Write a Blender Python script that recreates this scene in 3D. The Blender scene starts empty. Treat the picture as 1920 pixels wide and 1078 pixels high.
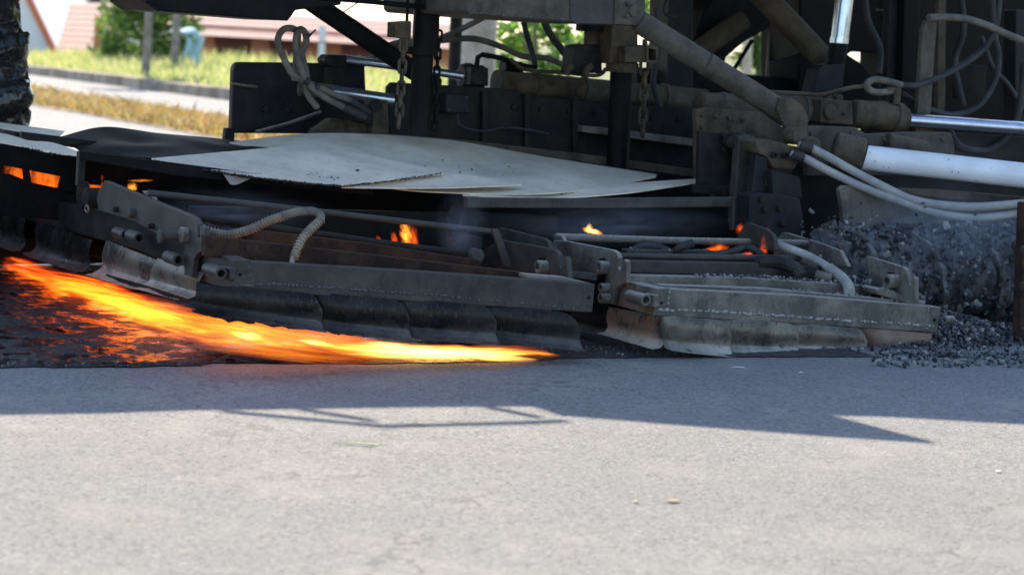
import bpy, bmesh, math, random
from mathutils import Vector, Matrix, noise, Quaternion
random.seed(7)
R = math.radians
sc = bpy.context.scene

# ------------------------------------------------------------------ camera
F = 3800.0                      # focal length in pixels of the 1920 px wide photograph
CAM_H = 1.2
PITCH = math.atan(462 / F)
ROLL = R(2.5)
C = Vector((0, 0, CAM_H))
fwd = Vector((0, math.cos(PITCH), -math.sin(PITCH)))
r0 = Vector((1, 0, 0)); u0 = Vector((0, math.sin(PITCH), math.cos(PITCH)))
cr = r0 * math.cos(ROLL) + u0 * math.sin(ROLL)
cu = -r0 * math.sin(ROLL) + u0 * math.cos(ROLL)
cd = bpy.data.cameras.new('camera'); cam = bpy.data.objects.new('camera', cd)
sc.collection.objects.link(cam)
cam.matrix_world = Matrix(((cr.x, cu.x, -fwd.x, C.x), (cr.y, cu.y, -fwd.y, C.y), (cr.z, cu.z, -fwd.z, C.z), (0, 0, 0, 1)))
cd.sensor_width = 36; cd.lens = F / 1920 * 36
cd.clip_end = 3000; cd.clip_start = 0.1
cd.dof.use_dof = True; cd.dof.focus_distance = 7.9; cd.dof.aperture_fstop = 3.1
sc.camera = cam

# ------------------------------------------------------------------ world, sun, exposure
SUN_EL = R(50); SUN_AZ = R(14)          # the sun stands behind the machine, a little to the left
w = bpy.data.worlds.new('World'); sc.world = w; w.use_nodes = True
nt = w.node_tree; nt.nodes.clear()
sky = nt.nodes.new('ShaderNodeTexSky'); sky.sky_type = 'NISHITA'; sky.sun_disc = False
sky.sun_elevation = SUN_EL; sky.sun_rotation = -SUN_AZ
sky.air_density = 1.0; sky.dust_density = 1.0; sky.ozone_density = 2.5
bg = nt.nodes.new('ShaderNodeBackground'); bg.inputs[1].default_value = 0.125
wo = nt.nodes.new('ShaderNodeOutputWorld')
nt.links.new(sky.outputs[0], bg.inputs[0]); nt.links.new(bg.outputs[0], wo.inputs[0])
SUN_TRAVEL = Vector((math.sin(SUN_AZ) * math.cos(SUN_EL), -math.cos(SUN_AZ) * math.cos(SUN_EL), -math.sin(SUN_EL)))
sl = bpy.data.lights.new('sun', 'SUN'); sl.energy = 3.45; sl.angle = R(0.5); sl.color = (1, 0.89, 0.71)
so = bpy.data.objects.new('sun', sl); sc.collection.objects.link(so)
so.rotation_euler = SUN_TRAVEL.to_track_quat('-Z', 'Y').to_euler(); so.location = (0, 0, 20)
sc.view_settings.view_transform = 'Standard'; sc.view_settings.look = 'None'
sc.view_settings.exposure = 1.46; sc.view_settings.gamma = 1.0
sc.view_settings.use_curve_mapping = False
sc.render.engine = 'CYCLES'
sc.cycles.use_denoising = True
sc.cycles.max_bounces = 8; sc.cycles.transparent_max_bounces = 24; sc.cycles.volume_bounces = 0
sc.cycles.volume_step_rate = 0.6
sc.cycles.sample_clamp_indirect = 6

# ------------------------------------------------------------------ frame of the place
TH = R(29)                               # the road runs 29 degrees to the left of the view
U = Vector((math.cos(TH), math.sin(TH), 0)); V = Vector((-math.sin(TH), math.cos(TH), 0)); ZZ = Vector((0, 0, 1))
def ray(px, py): return fwd * F + cr * (px - 960) + cu * (539 - py)
def hit(px, py, n, d):
    r = ray(px, py); return C + r * ((d - n.dot(C)) / n.dot(r))
def pz(px, py, z=0.0): return hit(px, py, ZZ, z)
ORG = pz(960, 682)
def pv(px, py, v): return hit(px, py, V, V.dot(ORG) + v)
def pu(px, py, u): return hit(px, py, U, U.dot(ORG) + u)
def py_(px, py, Y): return hit(px, py, Vector((0, 1, 0)), Y)
def uof(p): return U.dot(p - ORG)
def vof(p): return V.dot(p - ORG)
def loc(u, v, z): return ORG + U * u + V * v + ZZ * (z - ORG.z)
def mpp(p): return fwd.dot(p - C) / F    # metres for one photograph pixel at p

# ------------------------------------------------------------------ objects
COL = sc.collection
WL = {}
def base_of(vs):
    n = len(vs)
    mnx = min(v.x for v in vs); mxx = max(v.x for v in vs); mny = min(v.y for v in vs); mxy = max(v.y for v in vs)
    return Vector(((mnx + mxx) / 2, (mny + mxy) / 2, min(v.z for v in vs)))
def finish(o, parent, base):
    WL[o.name] = base
    if parent is None: o.location = base
    else:
        o.parent = parent; o.location = base - WL[parent.name]
def P(name, bm, mat, parent=None, smooth=False):
    vs = [v.co for v in bm.verts]
    b = base_of(vs)
    bmesh.ops.recalc_face_normals(bm, faces=bm.faces[:])
    bmesh.ops.translate(bm, verts=bm.verts, vec=-b)
    if smooth:
        for f in bm.faces: f.smooth = True
    me = bpy.data.meshes.new(name); bm.to_mesh(me); bm.free()
    if smooth == 'auto':
        me.set_sharp_from_angle(angle=R(40))
    for m in (mat if isinstance(mat, (list, tuple)) else [mat]): me.materials.append(m)
    o = bpy.data.objects.new(name, me); COL.objects.link(o)
    finish(o, parent, b)
    return o
def share(o, base, rot=None, scale=None, parent=None, name=None):
    c = o.copy(); COL.objects.link(c)
    c.parent = None
    finish(c, parent, base)
    if rot is not None: c.rotation_euler = rot
    if scale is not None: c.scale = scale
    return c
def empty(name, base):
    o = bpy.data.objects.new(name, None); COL.objects.link(o); o.empty_display_size = 0.1
    finish(o, None, base); return o
def tag(o, label, cat, group=None):
    o['label'] = label; o['category'] = cat
    if group: o['group'] = group
    return o
def kind(o, k, label=None):
    o['kind'] = k
    if label: o['label'] = label
    return o

# ------------------------------------------------------------------ shapes
def prism(bm, pts, vec, bev=0.0):
    n0 = len(bm.verts)
    a = [bm.verts.new(p) for p in pts]; b = [bm.verts.new(p + vec) for p in pts]
    n = len(pts); fs = [bm.faces.new(a), bm.faces.new(b[::-1])]
    for i in range(n): fs.append(bm.faces.new((a[i], a[(i + 1) % n], b[(i + 1) % n], b[i])))
    bmesh.ops.recalc_face_normals(bm, faces=fs)
    if bev > 0:
        es = list({e for f in fs for e in f.edges})
        bmesh.ops.bevel(bm, geom=es, offset=bev, segments=2, affect='EDGES', clamp_overlap=True, profile=0.5)
    return bm
def tube(bm, pts, r, n=10, cap=True, rf=None):
    k = len(pts); rings = []
    up = None
    for i, p in enumerate(pts):
        d = (pts[min(i + 1, k - 1)] - pts[max(i - 1, 0)]).normalized()
        if up is None: up = ZZ if abs(d.z) < 0.9 else Vector((1, 0, 0))
        s = d.cross(up).normalized(); up2 = s.cross(d).normalized(); up = up2
        rr = r if rf is None else rf(i) * r
        rings.append([bm.verts.new(p + (s * math.cos(2 * math.pi * j / n) + up2 * math.sin(2 * math.pi * j / n)) * rr) for j in range(n)])
    for a, b in zip(rings, rings[1:]):
        for j in range(n): bm.faces.new((a[j], a[(j + 1) % n], b[(j + 1) % n], b[j]))
    if cap: bm.faces.new(rings[0][::-1]); bm.faces.new(rings[-1])
    return bm
def spline(pts, m=10):
    out = []; n = len(pts)
    for i in range(n - 1):
        p0 = pts[max(i - 1, 0)]; p1 = pts[i]; p2 = pts[i + 1]; p3 = pts[min(i + 2, n - 1)]
        for k in range(m):
            t = k / m
            out.append(0.5 * ((2 * p1) + (p2 - p0) * t + (2 * p0 - 5 * p1 + 4 * p2 - p3) * t * t + (3 * p1 - p0 - 3 * p2 + p3) * t ** 3))
    out.append(pts[-1].copy()); return out
def bushing(bm, p0, p1, r, ri, n=16):
    d = (p1 - p0).normalized(); s = d.cross(ZZ).normalized(); t = s.cross(d)
    def ring(p, q): return [bm.verts.new(p + (s * math.cos(2 * math.pi * j / n) + t * math.sin(2 * math.pi * j / n)) * q) for j in range(n)]
    c = 0.12 * r
    loops = [ring(p1, r - c), ring(p1 - d * c, r), ring(p0 + d * c, r), ring(p0, r - c), ring(p0, ri), ring(p1 - d * 0.002, ri)]
    for a, b in zip(loops, loops[1:]):
        for j in range(n): bm.faces.new((a[j], a[(j + 1) % n], b[(j + 1) % n], b[j]))
    bm.faces.new(loops[0]); bm.faces.new(loops[-1])
    return bm
def cyl(bm, p0, p1, r, n=20, c=0.0):
    d = (p1 - p0)
    L = d.length; d.normalize()
    if c > 0: return tube(bm, [p0, p0 + d * c * .02, p0 + d * c, p1 - d * c, p1 - d * c * .02, p1], r, n, True, lambda i: (1 - c / r) if i in (0, 5) else (1 - c / r * .9 if i in (1, 4) else 1))
    return tube(bm, [p0, p1], r, n)
def NB(): return bmesh.new()
def polyv(pts, v): return [pv(x, y, v) for x, y in pts]
def polyu(pts, u): return [pu(x, y, u) for x, y in pts]

# ------------------------------------------------------------------ materials
MATS = {}
def base_mat(name):
    m = bpy.data.materials.new(name); m.use_nodes = True; n = m.node_tree
    b = n.nodes['Principled BSDF']; return m, n, b
def N(n, t, **kw):
    x = n.nodes.new(t)
    for k, v in kw.items(): setattr(x, k, v)
    return x
def mixc(n, fac, a, b):
    x = N(n, 'ShaderNodeMix', data_type='RGBA'); n.links.new(fac, x.inputs[0])
    for s, i in ((a, 6), (b, 7)):
        if isinstance(s, tuple): x.inputs[i].default_value = (*s, 1)
        else: n.links.new(s, x.inputs[i])
    return x.outputs[2]
def ramp(n, fac, lo, hi):
    x = N(n, 'ShaderNodeMapRange'); n.links.new(fac, x.inputs[0]); x.inputs[1].default_value = lo; x.inputs[2].default_value = hi
    return x.outputs[0]
def mul(n, a, b, op='MULTIPLY'):
    x = N(n, 'ShaderNodeMath', operation=op); x.use_clamp = False
    for s, i in ((a, 0), (b, 1)):
        if isinstance(s, (int, float)): x.inputs[i].default_value = s
        else: n.links.new(s, x.inputs[i])
    return x.outputs[0]
def tex(n, scale, detail=6, rough=.6, coord='Object', stretch=None):
    tc = N(n, 'ShaderNodeTexCoord'); t = N(n, 'ShaderNodeTexNoise'); t.inputs['Scale'].default_value = scale
    t.inputs['Detail'].default_value = detail; t.inputs['Roughness'].default_value = rough
    src = tc.outputs[coord]
    oi = N(n, 'ShaderNodeObjectInfo'); of = N(n, 'ShaderNodeVectorMath', operation='MULTIPLY_ADD'); n.links.new(oi.outputs['Random'], of.inputs[0]); of.inputs[1].default_value = (37, 61, 23); n.links.new(src, of.inputs[2]); src = of.outputs[0]
    if stretch:
        mp = N(n, 'ShaderNodeMapping'); n.links.new(src, mp.inputs[0]); mp.inputs['Scale'].default_value = stretch; src = mp.outputs[0]
    n.links.new(src, t.inputs['Vector'])
    return t.outputs['Fac']
def bump(n, b, h, strength, dist):
    x = N(n, 'ShaderNodeBump'); x.inputs['Strength'].default_value = strength; x.inputs['Distance'].default_value = dist
    n.links.new(h, x.inputs['Height']); n.links.new(x.outputs[0], b.inputs['Normal'])
def metal(name, base, dust, top=0.6, blotch=0.35, rough=0.5, metallic=0.0, grime=(0.012, 0.011, 0.011), grime_amt=0.5, bs=0.25, spec=0.3):
    m, n, b = base_mat(name)
    big = tex(n, 7, 8, .65); fine = tex(n, 90, 5, .7); sp = tex(n, 320, 2, .5)
    g = N(n, 'ShaderNodeNewGeometry'); sx = N(n, 'ShaderNodeSeparateXYZ'); n.links.new(g.outputs['Normal'], sx.inputs[0])
    upm = ramp(n, sx.outputs[2], 0.25, 0.95)
    upm = mul(n, upm, mul(n, ramp(n, fine, .25, .6), top))
    bl = mul(n, ramp(n, mul(n, mul(n, big, .75), mul(n, fine, .25), 'ADD'), .44, .62), blotch)
    b.inputs['Specular IOR Level'].default_value = spec
    fac = mul(n, upm, bl, 'MAXIMUM')
    gr = mul(n, ramp(n, tex(n, 13, 7, .72, stretch=(1, 1, .45)), .46, .62), grime_amt)
    col = mixc(n, gr, base, grime)
    col = mixc(n, fac, col, dust)
    spk = mul(n, ramp(n, sp, .66, .74), .5)
    col = mixc(n, spk, col, dust)
    n.links.new(col, b.inputs['Base Color']); b.inputs['Metallic'].default_value = metallic
    rr = N(n, 'ShaderNodeMapRange'); n.links.new(fac, rr.inputs[0]); rr.inputs[3].default_value = rough; rr.inputs[4].default_value = .9
    n.links.new(rr.outputs[0], b.inputs['Roughness'])
    bump(n, b, mul(n, fine, mul(n, big, .6), 'ADD'), bs, 0.004)
    return m
M_DARK = metal('dark_painted_steel', (.014, .0138, .0135), (.080, .066, .048), .5, .30, .5, spec=.12)
M_GREY = metal('grey_painted_steel', (.041, .039, .036), (.125, .108, .085), .65, .38, .42, grime_amt=.5, spec=.25)
M_TAUPE = metal('dusty_grey_steel', (.098, .087, .072), (.43, .385, .315), .95, .38, .42, grime=(.03, .028, .026), grime_amt=.5)
M_BROWN = metal('dusty_brown_steel', (.062, .046, .030), (.17, .132, .088), .9, .55, .7, grime_amt=.7, spec=.2)
M_DUST = metal('dust_dulled_steel', (.070, .060, .047), (.17, .145, .11), .85, .5, .6, grime_amt=.5, spec=.2)
M_BLACK = metal('oily_black_steel', (.006, .006, .006), (.035, .028, .022), .35, .25, .5, spec=.08)
M_RUST = metal('rusty_steel', (.030, .019, .014), (.11, .062, .04), .5, .6, .8, spec=.1)
M_SHEET = metal('bare_steel_sheet', (.78, .665, .50), (.86, .745, .57), .45, .4, .36, .1, grime=(.46, .36, .24), grime_amt=.5, bs=.3)
M_CRUST = metal('tar_crust', (.012, .011, .011), (.05, .045, .04), .3, .3, .6, bs=1.0)
M_WELD = metal('weld_bead', (.10, .098, .095), (.2, .18, .16), .5, .2, .35)
M_WELD2 = metal('dusty_weld_bead', (.34, .33, .30), (.45, .42, .38), .5, .3, .5)
M_YELLOW = metal('worn_yellow_steel', (.12, .078, .03), (.19, .14, .085), .5, .5, .7)
M_BLOCK = metal('dark_blue_steel', (.014, .016, .021), (.06, .05, .038), .5, .35, .45, spec=.15)

def pan_mat(name, lo, hi, bare, sheen):
    m, n, b = base_mat(name)
    tc = N(n, 'ShaderNodeTexCoord'); s_ = N(n, 'ShaderNodeSeparateXYZ'); n.links.new(tc.outputs['Generated'], s_.inputs[0])
    big = tex(n, 6, 6, .6); fine = tex(n, 140, 4, .7, stretch=(1, 1, .3)); st = tex(n, 11, 5, .65)
    col = mixc(n, ramp(n, big, .40, .64), lo, hi)
    col = mixc(n, mul(n, ramp(n, st, .52, .66), .55), col, (hi[0] * .9, hi[1] * .52, hi[2] * .34))
    edge_ = ramp(n, mul(n, s_.outputs[2], mul(n, st, -.45), 'ADD'), .22, -.16)  # lighter toward the bottom: steel sheen painted into the colour
    wf = mul(n, edge_, sheen)
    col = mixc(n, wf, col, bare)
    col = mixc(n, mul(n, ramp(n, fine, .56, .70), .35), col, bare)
    col = mixc(n, mul(n, ramp(n, tex(n, 24, 6, .7), .56, .66), .75), col, (.018, .016, .015))
    n.links.new(col, b.inputs['Base Color']); n.links.new(mul(n, .4, mul(n, wf, -.15), 'ADD'), b.inputs['Metallic'])
    n.links.new(ramp(n, big, .05, 1.6), b.inputs['Roughness']); b.inputs['Specular IOR Level'].default_value = .35
    bump(n, b, mul(n, fine, mul(n, st, .8), 'ADD'), .2, .003); return m
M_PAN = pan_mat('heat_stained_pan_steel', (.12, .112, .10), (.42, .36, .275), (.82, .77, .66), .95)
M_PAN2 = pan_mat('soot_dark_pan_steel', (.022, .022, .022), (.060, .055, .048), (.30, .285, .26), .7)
M_PAN3 = metal('copper_stained_pan_steel', (.42, .27, .19), (.58, .48, .38), .6, .5, .5, .2, grime=(.26, .17, .12))
def simple(name, col, rough=.5, metallic=0., bscale=None, bs=.3, var=.0, col2=None, vs=8):
    m, n, b = base_mat(name)
    if col2: n.links.new(mixc(n, ramp(n, tex(n, vs, 6, .65), .4, .65), col, col2), b.inputs['Base Color'])
    else: b.inputs['Base Color'].default_value = (*col, 1)
    b.inputs['Roughness'].default_value = rough; b.inputs['Metallic'].default_value = metallic
    if bscale: bump(n, b, tex(n, bscale, 6, .7), bs, .006)
    return m
M_CHROME = simple('chromed_rod', (.62, .65, .70), .22, .9, 30, .04, col2=(.48, .52, .58), vs=14)
def pipe_mat():
    m, n, b = base_mat('white_steel_pipe')
    col = mixc(n, ramp(n, tex(n, 6, 6, .6), .4, .7), (.84, .85, .84), (.68, .69, .69))
    v = N(n, 'ShaderNodeTexVoronoi'); v.inputs['Scale'].default_value = 26; tc = N(n, 'ShaderNodeTexCoord'); n.links.new(tc.outputs['Object'], v.inputs['Vector'])
    x = N(n, 'ShaderNodeMath', operation='LESS_THAN'); n.links.new(v.outputs['Distance'], x.inputs[0]); x.inputs[1].default_value = .1
    col = mixc(n, x.outputs[0], col, (.16, .14, .12))
    n.links.new(col, b.inputs['Base Color']); b.inputs['Roughness'].default_value = .35; b.inputs['Metallic'].default_value = .0
    return m
M_PIPE = pipe_mat()
M_HOSE = simple('dusty_rubber_hose', (.085, .074, .060), .8, 0, 120, .2, col2=(.19, .165, .13), vs=9)
M_HOSEG = simple('grey_rubber_hose', (.26, .25, .235), .6, 0, 120, .2, col2=(.40, .38, .345), vs=9)
M_HOSEB = simple('black_rubber_hose', (.014, .014, .016), .7, 0, 120, .2, col2=(.045, .042, .038), vs=9)
M_COIL = simple('ribbed_conduit', (.30, .26, .19), .55, .35, 90, .2, col2=(.17, .14, .10), vs=20)

def asphalt_mat():
    m, n, b = base_mat('worn_asphalt')
    tc = N(n, 'ShaderNodeTexCoord')
    def vor(sc_, rnd=1.0):
        v = N(n, 'ShaderNodeTexVoronoi'); v.inputs['Scale'].default_value = sc_; v.inputs['Randomness'].default_value = rnd; n.links.new(tc.outputs['Object'], v.inputs['Vector'])
        c = N(n, 'ShaderNodeSeparateColor'); n.links.new(v.outputs['Color'], c.inputs[0]); return v.outputs['Distance'], c.outputs[0], c.outputs[1]
    d1_, a1, b1_ = vor(150); d2, a2, b2 = vor(78); fine = tex(n, 85, 6, .8); big = tex(n, .5, 5, .6); mid = tex(n, 3.2, 6, .65); spot = tex(n, 11, 4, .6)
    col = mixc(n, ramp(n, fine, .32, .66), (.158, .158, .160), (.292, .284, .272))
    col = mixc(n, mul(n, ramp(n, a1, .62, .95), .6), col, (.37, .355, .33))
    col = mixc(n, mul(n, ramp(n, b1_, .70, .97), .5), col, (.09, .09, .096))
    col = mixc(n, mul(n, ramp(n, a2, .82, .93), .38), col, (.40, .385, .355))
    col = mixc(n, mul(n, ramp(n, b2, .84, .95), .4), col, (.075, .075, .082))
    col = mixc(n, mul(n, ramp(n, mid, .50, .68), .45), col, (.37, .345, .305))
    col = mixc(n, mul(n, ramp(n, big, .48, .64), .28), col, (.17, .165, .162))
    col = mixc(n, mul(n, ramp(n, spot, .66, .74), .5), col, (.36, .30, .21))
    crk = N(n, 'ShaderNodeTexVoronoi', feature='DISTANCE_TO_EDGE'); crk.inputs['Scale'].default_value = .55; wv = N(n, 'ShaderNodeVectorMath', operation='MULTIPLY_ADD')
    nz_ = N(n, 'ShaderNodeTexNoise'); nz_.inputs['Scale'].default_value = 5; nz_.inputs['Detail'].default_value = 6; n.links.new(tc.outputs['Object'], nz_.inputs['Vector'])
    n.links.new(nz_.outputs['Color'], wv.inputs[0]); wv.inputs[1].default_value = (.5, .5, .5); n.links.new(tc.outputs['Object'], wv.inputs[2]); n.links.new(wv.outputs[0], crk.inputs['Vector'])
    col = mixc(n, mul(n, mul(n, ramp(n, crk.outputs['Distance'], .008, .001), ramp(n, mid, .45, .6)), .5), col, (.06, .06, .062))
    n.links.new(col, b.inputs['Base Color']); b.inputs['Roughness'].default_value = .75; b.inputs['Specular IOR Level'].default_value = .35
    h = mul(n, mul(n, mul(n, d1_, -.6), mul(n, d2, -.6), 'ADD'), fine, 'ADD')
    bump(n, b, h, .9, .008); return m
M_ASPH = asphalt_mat()
def tar_mat():
    m, n, b = base_mat('molten_tar')
    pat = tex(n, 7, 6, .62, stretch=(1, 1, 1)); fine = tex(n, 80, 4, .6); lump = tex(n, 22, 6, .65)
    n.links.new(mixc(n, ramp(n, lump, .5, .68), (.008, .008, .009), (.030, .030, .033)), b.inputs['Base Color'])
    wet = ramp(n, pat, .47, .55)
    r_ = N(n, 'ShaderNodeMapRange'); n.links.new(wet, r_.inputs[0]); r_.inputs[3].default_value = .50; r_.inputs[4].default_value = .10
    n.links.new(r_.outputs[0], b.inputs['Roughness'])
    hgt = mul(n, mul(n, lump, 2.0), mul(n, fine, .8), 'ADD')
    bump(n, b, mul(n, hgt, mul(n, 1.15, wet, 'SUBTRACT')), .8, .014); return m
M_TAR = tar_mat()
M_SCORCH = simple('scorched_asphalt', (.020, .020, .022), .42, 0, 85, .9, col2=(.055, .055, .058), vs=30)
def tyre_mat():
    m, n, b = base_mat('tar_caked_rubber')
    col = mixc(n, ramp(n, tex(n, 30, 7, .7), .50, .62), (.006, .006, .007), (.060, .038, .018))
    n.links.new(col, b.inputs['Base Color']); n.links.new(ramp(n, tex(n, 20, 5, .6), .38, .95), b.inputs['Roughness'])
    b.inputs['Coat Weight'].default_value = .8; b.inputs['Coat Roughness'].default_value = .12
    bump(n, b, mul(n, tex(n, 26, 6, .65), mul(n, tex(n, 70, 4, .6), .5), 'ADD'), .9, .03); return m
M_TYRE = tyre_mat()
M_GRAVEL = [simple('asphalt_crumb_dark', (.024, .025, .028), .32, 0, 60, .5), simple('asphalt_crumb_grey', (.11, .11, .11), .65, 0, 60, .5), simple('asphalt_crumb_pale', (.28, .265, .24), .75, 0, 60, .5)]

# ------------------------------------------------------------------ the setting
def sheet(name, quad, z, mat, k='structure', nx=1, ny=1):
    bm = NB(); bm.faces.new([bm.verts.new(Vector((p.x, p.y, z))) for p in quad])
    o = P(name, bm, mat); o['kind'] = k; return o
def uvband(u0_, u1_, v0, v1): return [loc(u0_, v0, 0), loc(u1_, v0, 0), loc(u1_, v1, 0), loc(u0_, v1, 0)]
uL1 = uof(pz(430, 263)); uL2 = uof(pz(430, 232)); uL3 = uof(pz(430, 189))
sheet('asphalt_road', uvband(-40, uL3, -60, 400), 0.0, M_ASPH)
# low land behind the kerb, falling away to the houses and running to the horizon
M_SOIL = simple('grassy_ground', (.10, .12, .035), .9, 0, 20, .5, col2=(.17, .14, .07), vs=1.3)
bm = NB()
prof = [(uL3 + .3, .17), (uL3 + 1.5, .20), (uL3 + 7, .10), (uL3 + 10, -.6), (uL3 + 14, -2.0), (uL3 + 40, -2.4), (1500, -2.6)]
rows = [[bm.verts.new(loc(u, v, z)) for u, z in prof] for v in (-900, -60, 0, 30, 80, 400, 1500)]
for a, b in zip(rows, rows[1:]):
    for i in range(len(prof) - 1): bm.faces.new((a[i], a[i + 1], b[i + 1], b[i]))
kind(P('ground', bm, M_SOIL, smooth=True), 'structure')
bm = NB()
M_KERB = simple('weathered_kerb_stone', (.20, .155, .11), .9, 0, 25, .7, col2=(.40, .33, .25), vs=2.2)
for i in range(46):                                     # kerb of separate stones
    v0 = -6 + i * 1.25; dz = random.uniform(-.012, .012); du = random.uniform(-.012, .012)
    prism(bm, [loc(uL3 + du, v0, -.05), loc(uL3 + .34, v0, -.05), loc(uL3 + .34, v0, .19 + dz), loc(uL3 + .03 + du, v0, .19 + dz)], V * 1.235, .015)
kind(P('kerb', bm, M_KERB), 'structure')
M_DIRT = simple('dry_dirt', (.33, .25, .16), .95, 0, 12, .8, col2=(.20, .145, .09), vs=3)
bm = NB()
gv = [-6 + i * .5 for i in range(100)]
gu = [uL1 + (uL2 - uL1) * j / 8 for j in range(9)]
rows = []
for v in gv:
    row = []
    for j, u in enumerate(gu):
        e = min(j, 8 - j) / 4
        wob = noise.noise(Vector((u * .9, v * .6, 3))) * .25
        row.append(bm.verts.new(loc(u + (wob if j in (0, 8) else 0), v, .006 + min(1, e * 1.6) * (.06 + .05 * noise.noise(Vector((u * 1.5, v * 1.2, 1)))))))
    rows.append(row)
for a, b in zip(rows, rows[1:]):
    for j in range(8): bm.faces.new((a[j], a[j + 1], b[j + 1], b[j]))
kind(P('median_strip', bm, M_DIRT, smooth=True), 'structure')

def blades(name, region, count, h, wdt, mats, lean=.5):
    bm = NB()
    for i in range(count):
        p, hs = region()
        a = random.uniform(0, 6.283); d = Vector((math.cos(a), math.sin(a), 0)); hh = h * random.uniform(.4, 1.2) * hs
        b2 = random.uniform(0, 6.283); ln = Vector((math.cos(b2), math.sin(b2), 0)) * hh * random.uniform(.1, lean)
        q = wdt * random.uniform(.6, 1.4)
        v = [bm.verts.new(p - d * q), bm.verts.new(p + d * q), bm.verts.new(p + ln * .4 + ZZ * hh * .6 + d * q * .6), bm.verts.new(p + ln + ZZ * hh), bm.verts.new(p + ln * .4 + ZZ * hh * .6 - d * q * .6)]
        f = bm.faces.new(v); f.material_index = random.randrange(len(mats))
    return P(name, bm, mats)
def G(n_, c):
    m, n, b = base_mat(n_); b.inputs['Base Color'].default_value = (*c, 1); b.inputs['Roughness'].default_value = .7
    t = N(n, 'ShaderNodeBsdfTranslucent'); t.inputs[0].default_value = (c[0] * 1.3, c[1] * 1.3, c[2] * .8, 1)
    mx = N(n, 'ShaderNodeMixShader'); mx.inputs[0].default_value = .45
    n.links.new(b.outputs[0], mx.inputs[1]); n.links.new(t.outputs[0], mx.inputs[2]); n.links.new(mx.outputs[0], n.nodes['Material Output'].inputs[0]); return m
M_STRAW = [G('straw_pale', (.52, .40, .22)), G('straw_tan', (.38, .26, .12)), G('straw_grey', (.32, .26, .19)), G('dead_leaf', (.30, .13, .05)), G('straw_green', (.22, .22, .07))]
def rstraw():
    u = random.uniform(uL1 - .05, uL2 + .05); v = random.uniform(2, 30); return loc(u, v, .03), 1.0 if random.random() < .93 else 1.8
o = blades('dry_grass', rstraw, 22000, .11, .010, M_STRAW, 1.6); kind(o, 'stuff', 'pale dry grass and dead leaves on the strip between the two roads')
M_GRASS = [G('grass_lime', (.50, .52, .26)), G('grass_green', (.34, .42, .17)), G('grass_straw', (.66, .60, .40))]
def rgrass():
    u = uL3 + .45 + 6 * random.random() ** 1.3; v = random.uniform(0, 48)
    t = (u - uL3) / 6.0
    return loc(u, v, .15), .5 + 1.5 * t
o = blades('tall_grass', rgrass, 26000, .26, .016, M_GRASS, .8); kind(o, 'stuff', 'bright green tall grass growing behind the kerb')

# ------------------------------------------------------------------ things behind the road
M_LEAF = [G('leaf_dark', (.07, .125, .04)), G('leaf_mid', (.16, .26, .075)), G('leaf_light', (.30, .40, .13))]
M_BARK = simple('grey_bark', (.20, .17, .14), .9, 0, 25, 1.0, col2=(.34, .30, .25), vs=6)
def crown(name, clumps, count, leaf, parent, mats=M_LEAF):
    bm = NB(); tot = sum(c[1] ** 2 for c in clumps)
    for cc, rad in clumps:
        for i in range(int(count * rad * rad / tot)):
            d = Vector((random.gauss(0, 1), random.gauss(0, 1), random.gauss(0, 1))).normalized() * rad * random.random() ** .45
            p = cc + d; a = Vector((random.gauss(0, 1), random.gauss(0, 1), random.gauss(0, .6))).normalized(); b = a.orthogonal().normalized()
            s = leaf * random.uniform(.6, 1.4)
            f = bm.faces.new([bm.verts.new(p - a * s), bm.verts.new(p + b * s * .45), bm.verts.new(p + a * s), bm.verts.new(p - b * s * .45)])
            f.material_index = random.choices(range(len(mats)), [3, 4, 2][:len(mats)])[0] if len(mats) == 3 else 0
    return P(name, bm, mats, parent)
def trunk(name, pts, r, parent, mat=M_BARK, taper=.5):
    bm = NB(); s = spline(pts, 8); n = len(s)
    tube(bm, s, r, 12, True, lambda i: (1 - (1 - taper) * i / n) * (1 + .10 * noise.noise(s[i] * 2.2)))
    return P(name, bm, mat, parent, True)
# leafy tree beside the houses
def ground_z(p):
    u = uof(p); z = 0
    for (a, za), (b, zb) in zip(prof, prof[1:]):
        if a <= u <= b: z = za + (zb - za) * (u - a) / (b - a)
    return z
t_base = py_(272, 120, 51); t_base.z = ground_z(t_base)
tr = tag(empty('leafy_tree', t_base), 'bushy green tree standing between the dark red roofs', 'tree')
trunk('trunk', [t_base, t_base + Vector((.1, 0, 1.5)), t_base + Vector((0, 0, 4.2))], .16, tr)
cl = []
for px, py, rr in ((215, 60, .55), (235, 100, .5), (262, 30, .7), (300, 60, .65), (335, 92, .6), (300, 115, .55), (255, 118, .5), (340, 40, .5), (225, 20, .6), (285, -20, .9), (330, -40, .8), (240, -50, .9), (205, 92, .5), (350, 60, .5)):
    cl.append((py_(px, py, 51 + random.uniform(-.8, .6)), rr))
crown('crown', cl, 5200, .10, tr)
# two slender trunks in front of it
for k, (x0, x1, yb, yt, Y, rr) in enumerate(((278, 272, 141, -60, 40, .085), (330, 326, 118, -60, 46, .10))):
    b = py_(x1, yb, Y); b.z = ground_z(b); t = py_(x0, yt, Y)
    e = tag(empty('slender_tree', b), ['slim bare grey trunk rising in front of the bushy green tree', 'thicker pale trunk rising beside the stooping person in light blue'][k], 'tree')
    trunk('trunk', [b, (b + t) / 2 + Vector((.04, 0, 0)), t], rr, e, taper=.8)
    crown('crown', [(t + Vector((dx, dy, dz)), .7) for dx, dy, dz in ((0, 0, .5), (.6, .2, .8), (-.5, -.3, 1.0))], 700, .12, e)
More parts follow.
